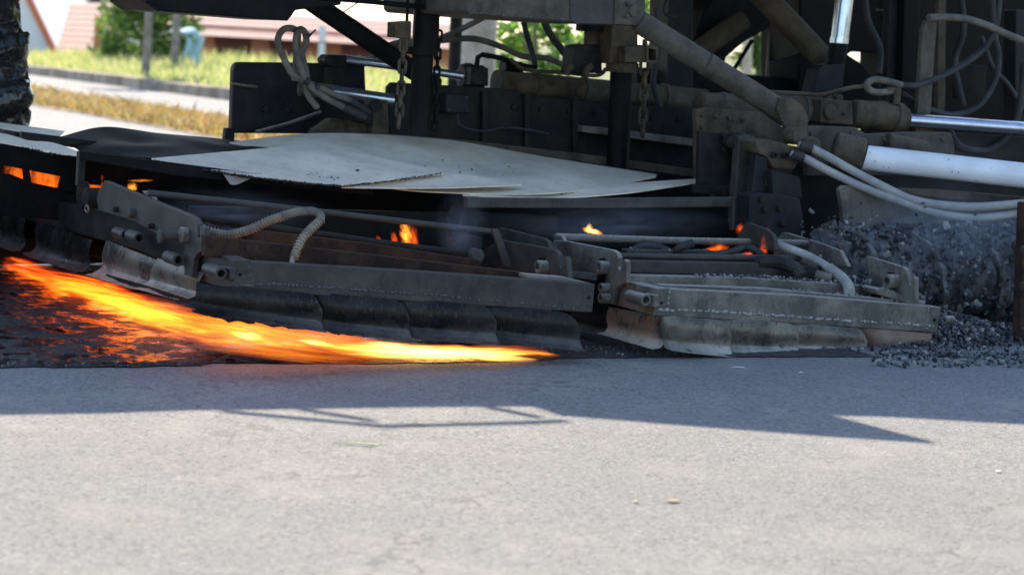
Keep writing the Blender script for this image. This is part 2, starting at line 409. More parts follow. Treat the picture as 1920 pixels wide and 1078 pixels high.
# thick mottled trunk behind the machine, with young broad leaves to its right
M_MOTTLE = simple('mottled_bark', (.36, .31, .26), .9, 0, 18, 1.0, col2=(.60, .54, .47), vs=5)
b = py_(897, 260, 19); b.z = 0.0; t = py_(905, -80, 19)
e = tag(empty('broad_tree', b), 'thick tree trunk with pale mottled bark behind the hydraulic hoses', 'tree')
trunk('trunk', [b, (b + t) / 2 + Vector((-.03, 0, 0)), t, t + Vector((.1, 0, 1.2))], .185, e, M_MOTTLE, .9)
crown('crown', [(t + Vector((dx, dy, dz)), .8) for dx, dy, dz in ((0, 0, 1.4), (.7, .3, 1.8), (-.7, -.2, 1.9), (.1, .5, 2.4))], 1600, .12, e)
M_YLEAF = [G('young_leaf_a', (.16, .30, .05)), G('young_leaf_b', (.26, .40, .09)), G('young_leaf_c', (.09, .20, .04))]
b = py_(1010, 250, 22); b.z = 0
e = tag(empty('young_shrub', b), 'bright yellow green shrub beside the thick mottled trunk', 'shrub')
trunk('stem', [b, py_(1005, 120, 22), py_(1000, 0, 22)], .035, e)
for px in (965, 1050): trunk('stem', [b, py_((px + 1010) / 2 + 8, 130, 22), py_(px, 30, 22)], .02, e)
crown('foliage', [(py_(px, py, 22 + random.uniform(-.4, .4)), rr) for px, py, rr in ((950, 65, .16), (985, 90, .2), (1040, 60, .22), (1060, 110, .2), (1000, 30, .25), (1090, 80, .14), (950, 120, .14), (1020, 130, .15))], 620, .075, e, M_YLEAF)
b = py_(1255, 120, 24); b.z = 0
e = tag(empty('young_shrub', b), 'yellow green shrub seen past the dusty upper bracing tube', 'shrub')
trunk('stem', [b, py_(1250, 80, 24), py_(1245, -20, 24)], .03, e)
crown('foliage', [(py_(px, py, 24), rr) for px, py, rr in ((1225, 20, .2), (1245, 45, .2), (1265, 20, .22), (1240, 95, .15), (1550, 5, .15))], 420, .08, e, M_YLEAF)

# houses: dark red roofs, salmon walls
M_ROOF = simple('dark_red_roof', (.13, .034, .040), .7, 0, 40, .2, col2=(.17, .055, .060), vs=1.5)
M_TRIM = simple('orange_trim', (.62, .19, .09), .6)
M_WHITE = simple('white_wall', (.86, .85, .82), .8, 0, 12, .1)
M_SALMON = simple('salmon_wall', (.62, .27, .19), .8, 0, 9, .1, col2=(.55, .20, .15), vs=.8)
M_GLASS = simple('window_glass', (.03, .04, .05), .1)
def courses(bm, a, b, c, d, n):         # a roof slope a-b (eave) c-d (ridge) laid in overlapping courses
    nn = (b - a).cross(d - a).normalized()
    if nn.z < 0: nn = -nn
    for i in range(n):
        t0 = i / n; t1 = (i + 1.08) / n
        l0 = a.lerp(d, t0) + nn * .03; r0_ = b.lerp(c, t0) + nn * .03; l1 = a.lerp(d, t1) + nn * .015; r1 = b.lerp(c, t1) + nn * .015
        prism(bm, [l0, r0_, r1, l1], -nn * .03)
Y0 = 56
def hp(px, py, Y): return py_(px, py, Y)
b = hp(30, 110, Y0); b.z = ground_z(b)
h1 = tag(empty('house', b), 'house with white gable wall, orange gable trim and dark red roof', 'house')
zb = ground_z(hp(30, 110, Y0 + 2)) - .2
gl = hp(-190, 105, Y0); gr = hp(102, 100, Y0); apex = hp(38, -20, Y0); apexL = hp(-60, -150, Y0)
bm = NB(); prism(bm, [Vector((gl.x, gl.y, zb)), Vector((gr.x, gr.y, zb)), gr, apex, apexL, gl], Vector((.4, 6, 0))); P('wall', bm, M_WHITE, h1)
bm = NB(); prism(bm, [hp(36, -24, Y0 - .1), hp(48, -24, Y0 - .1), hp(108, 102, Y0 - .1), hp(97, 102, Y0 - .1)], Vector((.02, .12, 0))); P('gable_trim', bm, M_TRIM, h1)
bm = NB(); courses(bm, hp(102, 101, Y0 + .1), hp(205, 108, Y0 + .5), hp(215, 9, Y0 + 4.5), hp(48, 5, Y0 + 4), 9); P('roof', bm, M_ROOF, h1)
bm = NB(); prism(bm, [hp(178, 30, Y0 - .3), hp(192, 32, Y0 - .3), hp(190, 110, Y0 - .3), hp(174, 110, Y0 - .3)], Vector((0, .3, 0))); P('corner_post', bm, M_TRIM, h1)
b = hp(560, 120, 58); b.z = ground_z(b)
h2 = tag(empty('house', b), 'long low house with salmon walls under a dull red roof', 'house')
zb = ground_z(hp(560, 120, 62)) - .2
a0 = hp(352, 118, 58); a1 = hp(860, 140, 58); c0 = hp(352, 46, 58); c1 = hp(860, 74, 58)
bm = NB(); prism(bm, [Vector((a0.x, a0.y, zb)), Vector((a1.x, a1.y, zb)), c1, c0], Vector((.3, 5, 0))); P('wall', bm, M_SALMON, h2)
bm = NB(); courses(bm, hp(335, 66, 57.0), hp(880, 96, 57.0), hp(870, 48, 60.5), hp(350, 18, 60.5), 5); P('roof', bm, M_ROOF, h2)
for x0, x1 in ((402, 470), (505, 560), (640, 735)):        # dark red shutters in the wall
    k0 = (x0 - 352) * .055; k1 = (x1 - 352) * .055
    bm = NB(); prism(bm, [hp(x0, 62 + k0, 57.95), hp(x1, 62 + k1, 57.95), hp(x1, 112 + k1, 57.95), hp(x0, 112 + k0, 57.95)], Vector((0, .15, 0)))
    s_ = P('shutter', bm, M_ROOF, h2)
for x0 in (598, 742):
    bm = NB(); prism(bm, [hp(x0, 50, 57.0), hp(x0 + 12, 50, 57.0), hp(x0 + 10, 132, 57.0), hp(x0 - 2, 132, 57.0)], Vector((0, .2, 0))); P('porch_post', bm, M_WHITE, h2)
b = hp(150, 10, 75); b.z = -2.5
h3 = tag(empty('house', b), 'pale house above the dark red roofs, with a blue grey roof edge', 'house')
bm = NB(); prism(bm, [Vector((hp(60, 0, 75).x, 75, -2.5)), Vector((hp(250, 0, 75).x, 75, -2.5)), hp(250, -40, 75), hp(60, -40, 75)], Vector((0, 6, 0))); P('wall', bm, M_WHITE, h3)
bm = NB(); courses(bm, hp(50, 8, 74.6), hp(160, 3, 74.6), hp(165, -40, 77), hp(60, -40, 77), 4); P('roof', bm, simple('blue_grey_roof', (.30, .34, .42), .6), h3)
for x0 in (168, 205):
    bm = NB(); prism(bm, [hp(x0, -12, 74.8), hp(x0 + 20, -12, 74.8), hp(x0 + 20, 14, 74.8), hp(x0, 14, 74.8)], Vector((0, .15, 0))); P('window', bm, M_GLASS, h3)
# gate pillar and boards seen through the frame of the machine on the right
b = hp(1474, 300, 24); b.z = 0
g1 = tag(empty('gate_pillar', b), 'bright white square pillar with tan boards seen through the machine frame', 'pillar')
x_ = hp(1462, 100, 24).x; x2 = hp(1487, 100, 24).x
bm = NB(); prism(bm, [Vector((x_, 24, 0)), Vector((x2, 24, 0)), Vector((x2, 24, 2.6)), Vector((x_, 24, 2.6))], Vector((0, .18, 0)), .01); P('shaft', bm, M_WHITE, g1)
bm = NB(); prism(bm, [Vector((x_ - .04, 23.96, 2.603)), Vector((x2 + .04, 23.96, 2.603)), Vector((x2 + .04, 23.96, 2.68)), Vector((x_ - .04, 23.96, 2.68))], Vector((0, .26, 0)), .01); P('cap', bm, M_WHITE, g1)
M_TAN = simple('tan_board', (.40, .24, .10), .7, 0, 20, .3, col2=(.50, .32, .15), vs=3)
for q in range(3):
    bm = NB(); xx = x2 + .01 + q * .12
    prism(bm, [Vector((xx, 24.03, 0)), Vector((xx + .11, 24.03, 0)), Vector((xx + .11, 24.03, 2.4)), Vector((xx, 24.03, 2.4))], Vector((0, .03, 0)), .004); P('board', bm, M_TAN, g1)
b = hp(1420, 250, 30); b.z = 0
e = tag(empty('young_shrub', b), 'dark green shrub growing left of the bright white pillar', 'shrub')
trunk('stem', [b, hp(1420, 100, 30), hp(1418, 40, 30)], .04, e)
crown('foliage', [(hp(px, py, 30), rr) for px, py, rr in ((1440, 70, .28), (1425, 95, .2), (1450, 110, .3), (1400, 110, .2), (1445, 140, .3), (1400, 40, .4))], 900, .09, e)
b = hp(1400, 250, 26); b.z = 0
e = tag(empty('slender_tree', b), 'pale slim trunk beside the dark green shrub near the white pillar', 'tree')
trunk('trunk', [b, hp(1402, 60, 26), hp(1406, -60, 26)], .07, e, M_MOTTLE, .8)

# stooping person in light blue
def person():
    base = hp(356, 147, 46.5); base.z = ground_z(base)
    root = tag(empty('person', base), 'person in light blue clothes and pale hat stooping in the grass', 'person')
    fx = Vector((-.55, -.8, 0)).normalized(); sx = Vector((-fx.y, fx.x, 0))
    def q(f, s, z): return base + fx * f + sx * s + ZZ * z
    def skin(name, verts, edges, mat, parent, root_i=0):
        me = bpy.data.meshes.new(name); me.from_pydata([p - base for p, r in verts], edges, [])
        o = bpy.data.objects.new(name, me); COL.objects.link(o); finish(o, parent, base.copy())
        m = o.modifiers.new('skin', 'SKIN'); m.use_smooth_shade = True
        for i, (p, r) in enumerate(verts):
            me.skin_vertices[0].data[i].radius = (r, r)
        me.skin_vertices[0].data[root_i].use_root = True
        o.modifiers.new('sub', 'SUBSURF').levels = 2; o.modifiers['sub'].render_levels = 2
        me.materials.append(mat); return o
    M_CLOTH = simple('light_blue_cloth', (.34, .55, .66), .85, 0, 15, .3, col2=(.46, .64, .72), vs=5)
    M_SKIN = simple('skin', (.32, .19, .13), .6)
    M_HAT = simple('pale_hat_cloth', (.72, .76, .76), .85)
    # pelvis high at the back, trunk bent forward and down, both arms hanging
    body = [(q(-.22, 0, .80), .15), (q(.00, 0, .92), .16), (q(.22, 0, .93), .155), (q(.36, 0, .86), .06),
            (q(-.20, .11, .74), .10), (q(-.08, .12, .45), .07), (q(-.14, .12, .09), .05), (q(-.02, .13, .04), .042),
            (q(-.22, -.11, .74), .10), (q(-.16, -.13, .45), .07), (q(-.26, -.13, .09), .05), (q(-.14, -.14, .04), .042),
            (q(.24, .19, .86), .065), (q(.30, .21, .60), .05), (q(.38, .17, .38), .04), (q(.41, .15, .30), .036),
            (q(.24, -.19, .86), .065), (q(.26, -.21, .60), .05), (q(.36, -.17, .40), .04), (q(.40, -.15, .31), .036)]
    ed = [(0, 1), (1, 2), (2, 3), (0, 4), (4, 5), (5, 6), (6, 7), (0, 8), (8, 9), (9, 10), (10, 11), (2, 12), (12, 13), (13, 14), (14, 15), (2, 16), (16, 17), (17, 18), (18, 19)]
    bo = skin('body', body, ed, M_CLOTH, root)
    def ball(name, c, r, mat, sc_=(1, 1, 1)):
        bm = NB(); bmesh.ops.create_icosphere(bm, subdivisions=2, radius=r)
        for v in bm.verts: v.co = Vector((v.co.x * sc_[0], v.co.y * sc_[1], v.co.z * sc_[2])) + c
        return P(name, bm, mat, root, True)
    hd = ball('head', q(.45, 0, .86), .10, M_SKIN, (1, .9, 1.2))
    bm = NB(); c0_ = q(.47, 0, .90)
    tube(bm, [c0_ - ZZ * .01, c0_, c0_ + ZZ * .03, c0_ + ZZ * .10, c0_ + ZZ * .13], .12, 16, True, lambda i: (1.7, 1.75, 1.0, .85, .5)[i]); P('hat', bm, M_HAT, root, True)
    for s in (1, -1):
        for k in range(5):
            hb = q(.405, s * .15 + (k - 2) * .014, .30)
            bm = NB(); tube(bm, [hb, hb + Vector((0, 0, -.045)) + fx * .01, hb + Vector((0, 0, -.075 + abs(k - 2) * .008)) - fx * .01], .009, 6); P('finger', bm, M_SKIN, root, True)
person()

# ------------------------------------------------------------------ tools for the machine
def PV(name, pts, v, dv, mat, parent, bev=.004):
    bm = NB(); prism(bm, polyv(pts, v), V * dv, bev); return P(name, bm, mat, parent)
def PU(name, pts, u, du, mat, parent, bev=.003):
    bm = NB(); prism(bm, polyu(pts, u), U * du, bev); return P(name, bm, mat, parent)
def rod(name, pts, rpx, mat, parent, n=14, curve=False, m=10, c=0.0):
    """a rod or hose through (px, py, v) points, radius in photograph pixels"""
    p = [pv(*q) for q in pts]; r = rpx * mpp(p[0])
    bm = NB()
    if curve: tube(bm, spline(p, m), r, n)
    elif c and len(p) == 2: cyl(bm, p[0], p[1], r, n, c)
    else: tube(bm, p, r, n)
    return P(name, bm, mat, parent, 'auto')
def ribbed(name, pts, rpx, pitch_px, mat, parent, amp=.22):
    p = [pv(*q) for q in pts]; r = rpx * mpp(p[0]); pitch = pitch_px * mpp(p[0])
    s = spline(p, 12); L = [0]
    for a, b in zip(s, s[1:]): L.append(L[-1] + (b - a).length)
    n = int(L[-1] / pitch) * 4; out = []; k = 0
    for i in range(n + 1):
        d = L[-1] * i / n
        while k < len(L) - 2 and L[k + 1] < d: k += 1
        out.append(s[k].lerp(s[k + 1], (d - L[k]) / max(1e-6, L[k + 1] - L[k])))
    bm = NB(); tube(bm, out, r, 10, True, lambda i: (1 + amp) if i % 4 in (0, 1) else (1 - amp * .6))
    return P(name, bm, mat, parent)
def disc_u(name, px, py, u, rpx, length, mat, parent, hole=0, n=18):
    """a pin, boss or bushing whose axis lies across the machine; its face looks to the outside"""
    p = pu(px, py, u); r = rpx * mpp(p); bm = NB()
    if hole: bushing(bm, p, p + U * length, r, r * hole, n)
    else: cyl(bm, p, p + U * length, r, n, min(.003, r * .2))
    return P(name, bm, mat, parent, 'auto')
def disc_v(name, px, py, v, rpx, length, mat, parent, hole=0, n=18):
    p = pv(px, py, v); r = rpx * mpp(p); bm = NB()
    if hole: bushing(bm, p, p + V * length, r, r * hole, n)
    else: cyl(bm, p, p + V * length, r, n, min(.003, r * .2))
    return P(name, bm, mat, parent, 'auto')
def bolt_v(px, py, v, rpx, mat, parent, length=.02):
    return disc_v('bolt', px, py, v, rpx, length, mat, parent, 0, 6)
def pan(name, tl, tr_, br, bl, plane, at, mat, parent, corner=.16, ch=.45, flare=.030, skew=.05, lip=.034):
    f = (lambda q: pv(q[0], q[1], at)) if plane == 'v' else (lambda q: pu(q[0], q[1], at))
    out = -V if plane == 'v' else -U
    a, b, c, d = f(tl), f(tr_), f(br), f(bl)
    bm = NB(); NS, NT = 22, 12; g = []
    for i in range(NS + 1):
        s = i / NS; t0 = 0
        if corner and s > 1 - corner: q = (s - (1 - corner)) / corner; t0 = (1 - math.sqrt(max(0, 1 - q * q))) * ch
        col = []
        for j in range(NT + 1):
            t = t0 + (1 - t0) * j / NT
            p = a.lerp(b, s).lerp(d.lerp(c, s), t)
            sk = skew * (min(1, s / .22) ** .6 * .75 + .25 * s)
            o = flare * max(0, (t - .72) / .28) ** 2.0 + .012 * math.sin(math.pi * min(1, t / .8)) + sk + .004 * noise.noise(p * 6)
            col.append(bm.verts.new(p + out * o))
        p = d.lerp(c, s) + out * (flare + skew * (min(1, s / .22) ** .6 * .75 + .25 * s) + lip) - ZZ * .004
        col.append(bm.verts.new(p)); g.append(col)
    for x, y in zip(g, g[1:]):
        for j in range(NT + 1): bm.faces.new((x[j], x[j + 1], y[j + 1], y[j]))
    geom = bmesh.ops.solidify(bm, geom=bm.faces[:], thickness=.004)
    return P(name, bm, mat, parent, 'auto')
def mesh_fringe(a, b, v, parent, drop=9):
    """ragged burner gauze hanging under a pan, between two pixels"""
    bm = NB(); n = 60; top = []; bot = []
    for i in range(n + 1):
        s = i / n; x = a[0] + (b[0] - a[0]) * s; y = a[1] + (b[1] - a[1]) * s
        e = math.sin(math.pi * s) ** .5
        p = pv(x, y - 3, v); q = pv(x, y + drop * e * (.55 + .5 * noise.noise(Vector((x * .05, 1, 7))) + .2 * noise.noise(Vector((x * .3, 1, 2)))), v)
        top.append(p); bot.append(q)
    for i in range(n):
        if i % 2 == 0 or random.random() < .75:
            prism(bm, [top[i], top[i + 1], bot[i + 1], bot[i]], V * .012)
    return P('burner_gauze', bm, M_CRUST, parent)
_t = bmesh.new(); bmesh.ops.create_icosphere(_t, subdivisions=1, radius=1)
ICO_V = [v.co.copy() for v in _t.verts]; ICO_F = [[v.index for v in f.verts] for f in _t.faces]; _t.free()
def lumps(name, items, mats, parent, smooth=False):
    """many small uneven lumps in one mesh: items are (point, radius, stretch, material, unevenness)"""
    vs, fs, ms = [], [], []
    for p, r, st, mi, un in items:
        k = len(vs); q = Quaternion((random.gauss(0, 1), random.gauss(0, 1), random.gauss(0, 1), random.gauss(0, 1))).normalized() if st is None else None
        for c in ICO_V:
            w_ = c * (r * random.uniform(1 - un, 1 + un))
            if q: w_ = q @ Vector((w_.x * 1.25, w_.y, w_.z * .75))
            else: w_ = U * (w_.x * st) + V * (w_.y * .7) + ZZ * w_.z
            vs.append(p + w_)
        for f in ICO_F: fs.append([a + k for a in f]); ms.append(mi)
    b = base_of(vs); me = bpy.data.meshes.new(name); me.from_pydata([tuple(v - b) for v in vs], [], fs)
    me.polygons.foreach_set('material_index', ms)
    if smooth: me.polygons.foreach_set('use_smooth', [True] * len(fs))
    for m in mats: me.materials.append(m)
    o = bpy.data.objects.new(name, me); COL.objects.link(o); finish(o, parent, b); o['kind'] = 'stuff'; return o
def weld_line(pts, v, parent, step=7.5, r=2.6, sparse=0, mat=None):
    it = []
    for (x0, y0), (x1, y1) in zip(pts, pts[1:]):
        L = math.hypot(x1 - x0, y1 - y0); n = max(1, int(L / step))
        for i in range(n):
            if random.random() < sparse: continue
            s = (i + random.uniform(-.3, .3)) / n
            p = pv(x0 + (x1 - x0) * s, y0 + (y1 - y0) * s + random.uniform(-1.2, 1.2), v)
            it.append((p, r * mpp(p) * random.uniform(.55, 1.25), random.uniform(1.1, 2.6), 0, .25))
    return lumps('weld_seam', it, [mat or M_WELD], parent, True)
def crumbs(name, fn, count, size, parent=None, mats=M_GRAVEL, wts=(5, 4, 2)):
    it = []
    for i in range(count):
        p, k = fn(); it.append((p, size * k * random.choice((.5, .7, .9, 1, 1.3, 1.8)), None, random.choices(range(len(mats)), wts)[0], .42))
    return lumps(name, it, mats, parent)

# ------------------------------------------------------------------ the left heater bank, tilted
def r_at(px, py, v): return mpp(pv(px, py, v))
uA = uof(pv(438, 520, 0)); uB = uof(pv(1118, 560, 0))
hb = pv(800, 600, .5); hb.z = 0
HL = tag(empty('heater_bank', Vector((hb.x, hb.y, .05))), 'sooty dark grey tilted heater bank with fire beneath its hanging pans', 'heater')
fb = PV('front_beam', [(440, 489), (780, 509), (1116, 533), (1111, 586), (436, 544)], 0, .07, M_GREY, HL)
weld_line([(442, 536), (520, 532), (650, 542), (810, 553), (905, 563)], -.002, fb, 7.5, 2.7)
weld_line([(905, 561), (1000, 571), (1098, 579)], -.002, fb, 11, 2.4, .1)
weld_line([(468, 492), (466, 530)], -.002, fb, 6, 1.6)
weld_line([(1096, 537), (1094, 580)], -.002, fb, 6, 1.6)
disc_v('bolt_hole', 451, 515, -.0035, 3.2, .004, M_BLACK, fb); disc_v('bolt_hole', 1105, 558, -.0035, 3, .004, M_BLACK, fb)
PV('inner_beam', [(386, 442), (700, 478), (992, 512), (1000, 533), (700, 507), (386, 482)], .13, .05, M_RUST, HL)
PV('inner_beam', [(470, 430), (700, 458), (900, 488), (900, 500), (470, 452)], .34, .05, M_RUST, HL)
PV('burner_tray', [(330, 400), (900, 480), (900, 505), (330, 432)], .75, .03, M_BLACK, HL)
eb = PU('end_beam', [(344, 472), (386, 468), (440, 488), (436, 545), (330, 512)], uA, .06, M_GREY, HL)
PU('side_beam', [(-70, 343), (22, 361), (135, 384), (352, 430), (348, 508), (250, 466), (0, 400), (-70, 382)], uA + .02, .07, M_DARK, HL)
hp_ = PU('hanger_plate', [(181, 372), (184, 360), (195, 339), (205, 342), (265, 367), (357, 404), (366, 410), (370, 420), (371, 440), (370, 446), (373, 447), (375, 441), (374, 425), (377, 423), (384, 428), (385, 470), (371, 475), (363, 488), (360, 521), (345, 515), (347, 452), (318, 446), (290, 437), (250, 414), (184, 394)], uA - .035, .022, M_GREY, HL, .003)
# pins, bushings and bolts on the hanger plate
p_in = disc_u('pin', 303, 443, uA - .115, 8, .10, M_GREY, hp_); disc_u('pin_head', 297, 444, uA - .125, 13, .012, M_GREY, p_in)
disc_u('boss', 338, 441, uA - .06, 15, .03, M_TAUPE, hp_)
for x, y, rr in ((212, 393, 6), (278, 424, 6)): bo_ = disc_u('bolt', x, y, uA - .055, rr, .024, M_DARK, hp_, 0, 6)
disc_u('boss', 240, 400, uA - .06, 10, .03, M_GREY, hp_)
def vb(px, py, u, rpx, L, parent, mat=M_GREY, hole=.62):
    p = pu(px, py, u); r = rpx * mpp(p); bm = NB(); bushing(bm, p, p + V * L, r, r * hole); return P('bushing', bm, mat, parent, 'auto')
vb(236, 441, uA - .07, 10, .12, hp_); vb(262, 447, uA - .07, 11, .12, hp_); vb(335, 488, uA - .06, 12, .12, hp_)
vb(415, 513, uA - .05, 12, .14, eb)
PU('bushing_lug', [(412, 497), (432, 502), (431, 524), (413, 524)], uA - .02, .022, M_GREY, eb, .004)
disc_u('pivot', 160, 372, uA - .05, 20, .06, M_DARK, HL); disc_u('pivot_ring', 150, 366, uA - .02, 26, .03, M_DARK, HL)
bm = NB(); p0 = pu(163, 392, uA - .055)
tube(bm, [p0 + (V * math.cos(a) * 11 + ZZ * math.sin(a) * 6) * mpp(p0) for a in [2 * math.pi * i / 20 for i in range(21)]], .004, 6); P('retaining_ring', bm, M_TAUPE, HL, True)
# guard rails over the burners
rl = rod('guard_rail', [(277, 362, .82), (500, 386, .78), (700, 409, .74), (925, 435, .70)], 6.3, M_GREY, HL)
PU('rail_leg', [(266, 358), (280, 360), (288, 376), (274, 372)], uA - .01, .02, M_TAUPE, rl)
PV('rail_leg', [(922, 428), (935, 430), (960, 494), (956, 503), (946, 500)], .52, .02, M_GREY, rl)
rod('lower_rail', [(365, 408, .52), (500, 425, .5), (700, 453, .47), (888, 478, .45)], 6.3, M_DARK, HL)
disc_v('end_cap', 897, 480, .40, 13, .05, M_GREY, HL)
# ribbed gas hose
rb = ribbed('gas_hose', [(375, 428, .42), (402, 436, .40), (432, 440, .36), (470, 430, .30), (505, 414, .26), (535, 404, .22)], 7.5, 6.5, M_COIL, HL)
rod('hose_bend', [(530, 405, .22), (556, 398, .20), (585, 396, .17), (601, 404, .14), (599, 416, .12)], 8, M_HOSE, HL, 12, True)
ribbed('gas_hose', [(602, 412, .125), (585, 428, .11), (568, 446, .10), (556, 470, .09), (551, 484, .08)], 7.5, 6.5, M_COIL, HL)
rod('hose_fitting', [(549, 482, .08), (547, 496, .06)], 5.5, M_TAUPE, HL)
rod('hose_fitting', [(370, 424, .44), (386, 432, .42)], 8, M_TAUPE, HL)
rod('burner_hose', [(375, 412, .6), (392, 425, .55), (420, 432, .5), (450, 435, .45)], 6, M_HOSEB, HL, 10, True)
# plates at its right end
ep = PU('end_plate', [(905, 470), (935, 450), (944, 451), (1034, 466), (1043, 471), (1047, 479), (1048, 498), (1051, 503), (1055, 499), (1056, 483), (1061, 481), (1063, 484), (1066, 526), (988, 516), (905, 500)], uB - .06, .02, M_GREY, HL)
disc_u('bushing', 1007, 501, uB - .10, 13, .08, M_TAUPE, ep, .6)
disc_u('boss', 1013, 500, uB - .075, 17, .015, M_BLACK, ep)
PU('end_plate', [(925, 440), (935, 427), (950, 430), (1018, 447), (1026, 452), (1030, 466), (940, 455)], uB + .07, .02, M_GREY, HL)
PV('foot_plate', [(986, 514), (1062, 520), (1108, 531), (1090, 533), (986, 522)], .07, .06, M_TAUPE, HL)
PV('burner_box', [(862, 440), (905, 446), (905, 500), (862, 492)], .62, .12, M_BLOCK, HL)
disc_v('burner_nozzle', 868, 458, .58, 20, .05, M_BLOCK, HL)
# hanging pans, side then front
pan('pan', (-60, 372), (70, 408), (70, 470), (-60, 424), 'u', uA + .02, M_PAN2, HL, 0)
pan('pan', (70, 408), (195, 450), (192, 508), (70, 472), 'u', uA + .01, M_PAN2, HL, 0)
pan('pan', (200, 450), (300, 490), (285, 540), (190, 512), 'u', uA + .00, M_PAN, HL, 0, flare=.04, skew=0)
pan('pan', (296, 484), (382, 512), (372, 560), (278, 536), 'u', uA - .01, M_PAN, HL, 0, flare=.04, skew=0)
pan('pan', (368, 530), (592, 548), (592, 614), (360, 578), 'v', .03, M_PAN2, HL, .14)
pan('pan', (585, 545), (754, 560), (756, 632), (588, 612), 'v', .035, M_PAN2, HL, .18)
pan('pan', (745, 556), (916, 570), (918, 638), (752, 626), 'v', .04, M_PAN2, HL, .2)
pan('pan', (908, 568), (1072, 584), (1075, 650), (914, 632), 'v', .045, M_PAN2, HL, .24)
for a, b_ in (((362, 584), (480, 606)), ((480, 604), (592, 617)), ((596, 618), (752, 634)), ((760, 628), (905, 640)), ((200, 517), (280, 540)), ((280, 540), (360, 566))):
    mesh_fringe(a, b_, .06 if a[0] > 350 else .3, HL)
PU('side_light_blocker', [(-120, 360), (60, 392), (330, 470), (330, 520), (180, 482), (60, 450), (-120, 400)], uA + .13, .02, M_BLACK, HL)  # added black sheet hiding the sunlit ground between the side pans
bm = NB(); us = uof(pv(1040, 540, 1.0)); prism(bm, [loc(uA + .2, 1.0, .16), loc(us, 1.0, .10), loc(us, 1.0, .46), loc(uA + .2, 1.0, .50)], V * .03, .004); P('under_light_blocker', bm, M_BLACK, HL)  # added black sheet hiding the bright ground behind the fire

# ------------------------------------------------------------------ the right heater bank, dusty
uC = uof(pv(1228, 566, 0)); uD = uof(pv(1640, 590, 0)); uE = uof(pv(1750, 600, 0))
hb = pv(1480, 620, .5); hb.z = 0
HR = tag(empty('heater_bank', Vector((hb.x, hb.y, .03))), 'dusty pale grey heater bank lying low beside the heap of crumbled asphalt', 'heater')
fb = PV('front_beam', [(1232, 541), (1500, 554), (1765, 576), (1757, 624), (1500, 607), (1225, 592)], 0, .07, M_TAUPE, HR)
weld_line([(1238, 581), (1330, 583), (1450, 591), (1600, 602), (1755, 611)], -.002, fb, 7, 2.8, .08, mat=M_WELD2)
weld_line([(1255, 545), (1251, 592)], -.002, fb, 5, 1.8, mat=M_WELD2)
weld_line([(1741, 577), (1737, 620)], -.002, fb, 6, 1.6, mat=M_WELD2)
disc_v('bolt_hole', 1241, 568, -.0035, 3, .004, M_BLACK, fb); disc_v('bolt_hole', 1753, 600, -.0035, 3, .004, M_BLACK, fb)
PV('middle_beam', [(1238, 534), (1440, 541), (1675, 562), (1675, 572), (1238, 546)], .085, .06, M_TAUPE, HR)
PV('inner_beam', [(1176, 516), (1400, 521), (1637, 536), (1636, 556), (1176, 536)], .20, .06, M_TAUPE, HR)
PV('inner_beam', [(1176, 489), (1430, 494), (1545, 501), (1545, 522), (1176, 512)], .40, .06, M_GREY, HR)
PV('inner_beam', [(1176, 468), (1340, 470), (1340, 484), (1176, 484)], .62, .05, M_GREY, HR)
eb = PU('end_beam', [(1146, 545), (1160, 530), (1175, 528), (1232, 541), (1225, 592), (1140, 568)], uC, .06, M_TAUPE, HR)
hp_ = PU('hanger_plate', [(1030, 470), (1037, 451), (1060, 452), (1148, 469), (1156, 474), (1159, 484), (1158, 500), (1161, 507), (1165, 503), (1166, 489), (1170, 486), (1174, 490), (1175, 531), (1162, 534), (1151, 546), (1146, 570), (1132, 566), (1136, 520), (1105, 512), (1040, 500)], uC - .035, .022, M_TAUPE, HR)
disc_u('bushing', 1122, 502, uC - .075, 13, .06, M_TAUPE, hp_, .6); disc_u('boss', 1127, 502, uC - .05, 18, .014, M_BLACK, hp_)
disc_u('bushing', 1125, 540, uC - .075, 9, .06, M_TAUPE, hp_, .6); disc_u('bushing', 1125, 559, uC - .075, 10, .06, M_TAUPE, hp_, .6)
PV('tie_bar', [(1064, 506), (1120, 514), (1120, 527), (1066, 520)], .25, .03, M_GREY, HR)
vb(1212, 563, uC - .05, 12, .13, eb, M_TAUPE)
PU('bushing_lug', [(1208, 549), (1227, 553), (1226, 576), (1209, 573)], uC - .02, .022, M_TAUPE, eb, .004)
rl = rod('guard_rail', [(1042, 444, .80), (1250, 451, .72), (1500, 456, .62), (1572, 461, .58)], 7, M_TAUPE, HR)
PU('rail_leg', [(1037, 440), (1052, 442), (1060, 458), (1042, 456)], uC - .01, .02, M_TAUPE, rl)
PV('rail_leg', [(1570, 456), (1582, 458), (1616, 508), (1612, 517), (1600, 514)], .42, .02, M_TAUPE, rl)
rod('lower_rail', [(1160, 480, .50), (1350, 483, .48), (1500, 484, .46)], 6.3, M_GREY, HR)
rod('gas_hose', [(1180, 478, .7), (1200, 463, .68), (1230, 462, .66), (1260, 474, .64), (1275, 464, .6), (1300, 456, .58)], 8, M_HOSEB, HR, 10, True)
rod('gas_hose', [(1290, 482, .5), (1360, 474, .52), (1395, 464, .55), (1410, 466, .52), (1432, 480, .5)], 6.5, M_HOSEB, HR, 10, True)
rod('hose_sleeve', [(1448, 456, .55), (1470, 463, .5), (1520, 482, .40), (1560, 506, .28)], 8, M_HOSEG, HR, 12, True)
ribbed('gas_hose', [(1555, 503, .29), (1578, 520, .22), (1590, 535, .16), (1593, 550, .10)], 8.5, 5.5, M_HOSEG, HR)
ribbed('gas_hose', [(1465, 470, .62), (1500, 487, .55), (1550, 512, .42)], 6, 6.5, M_HOSE, HR)
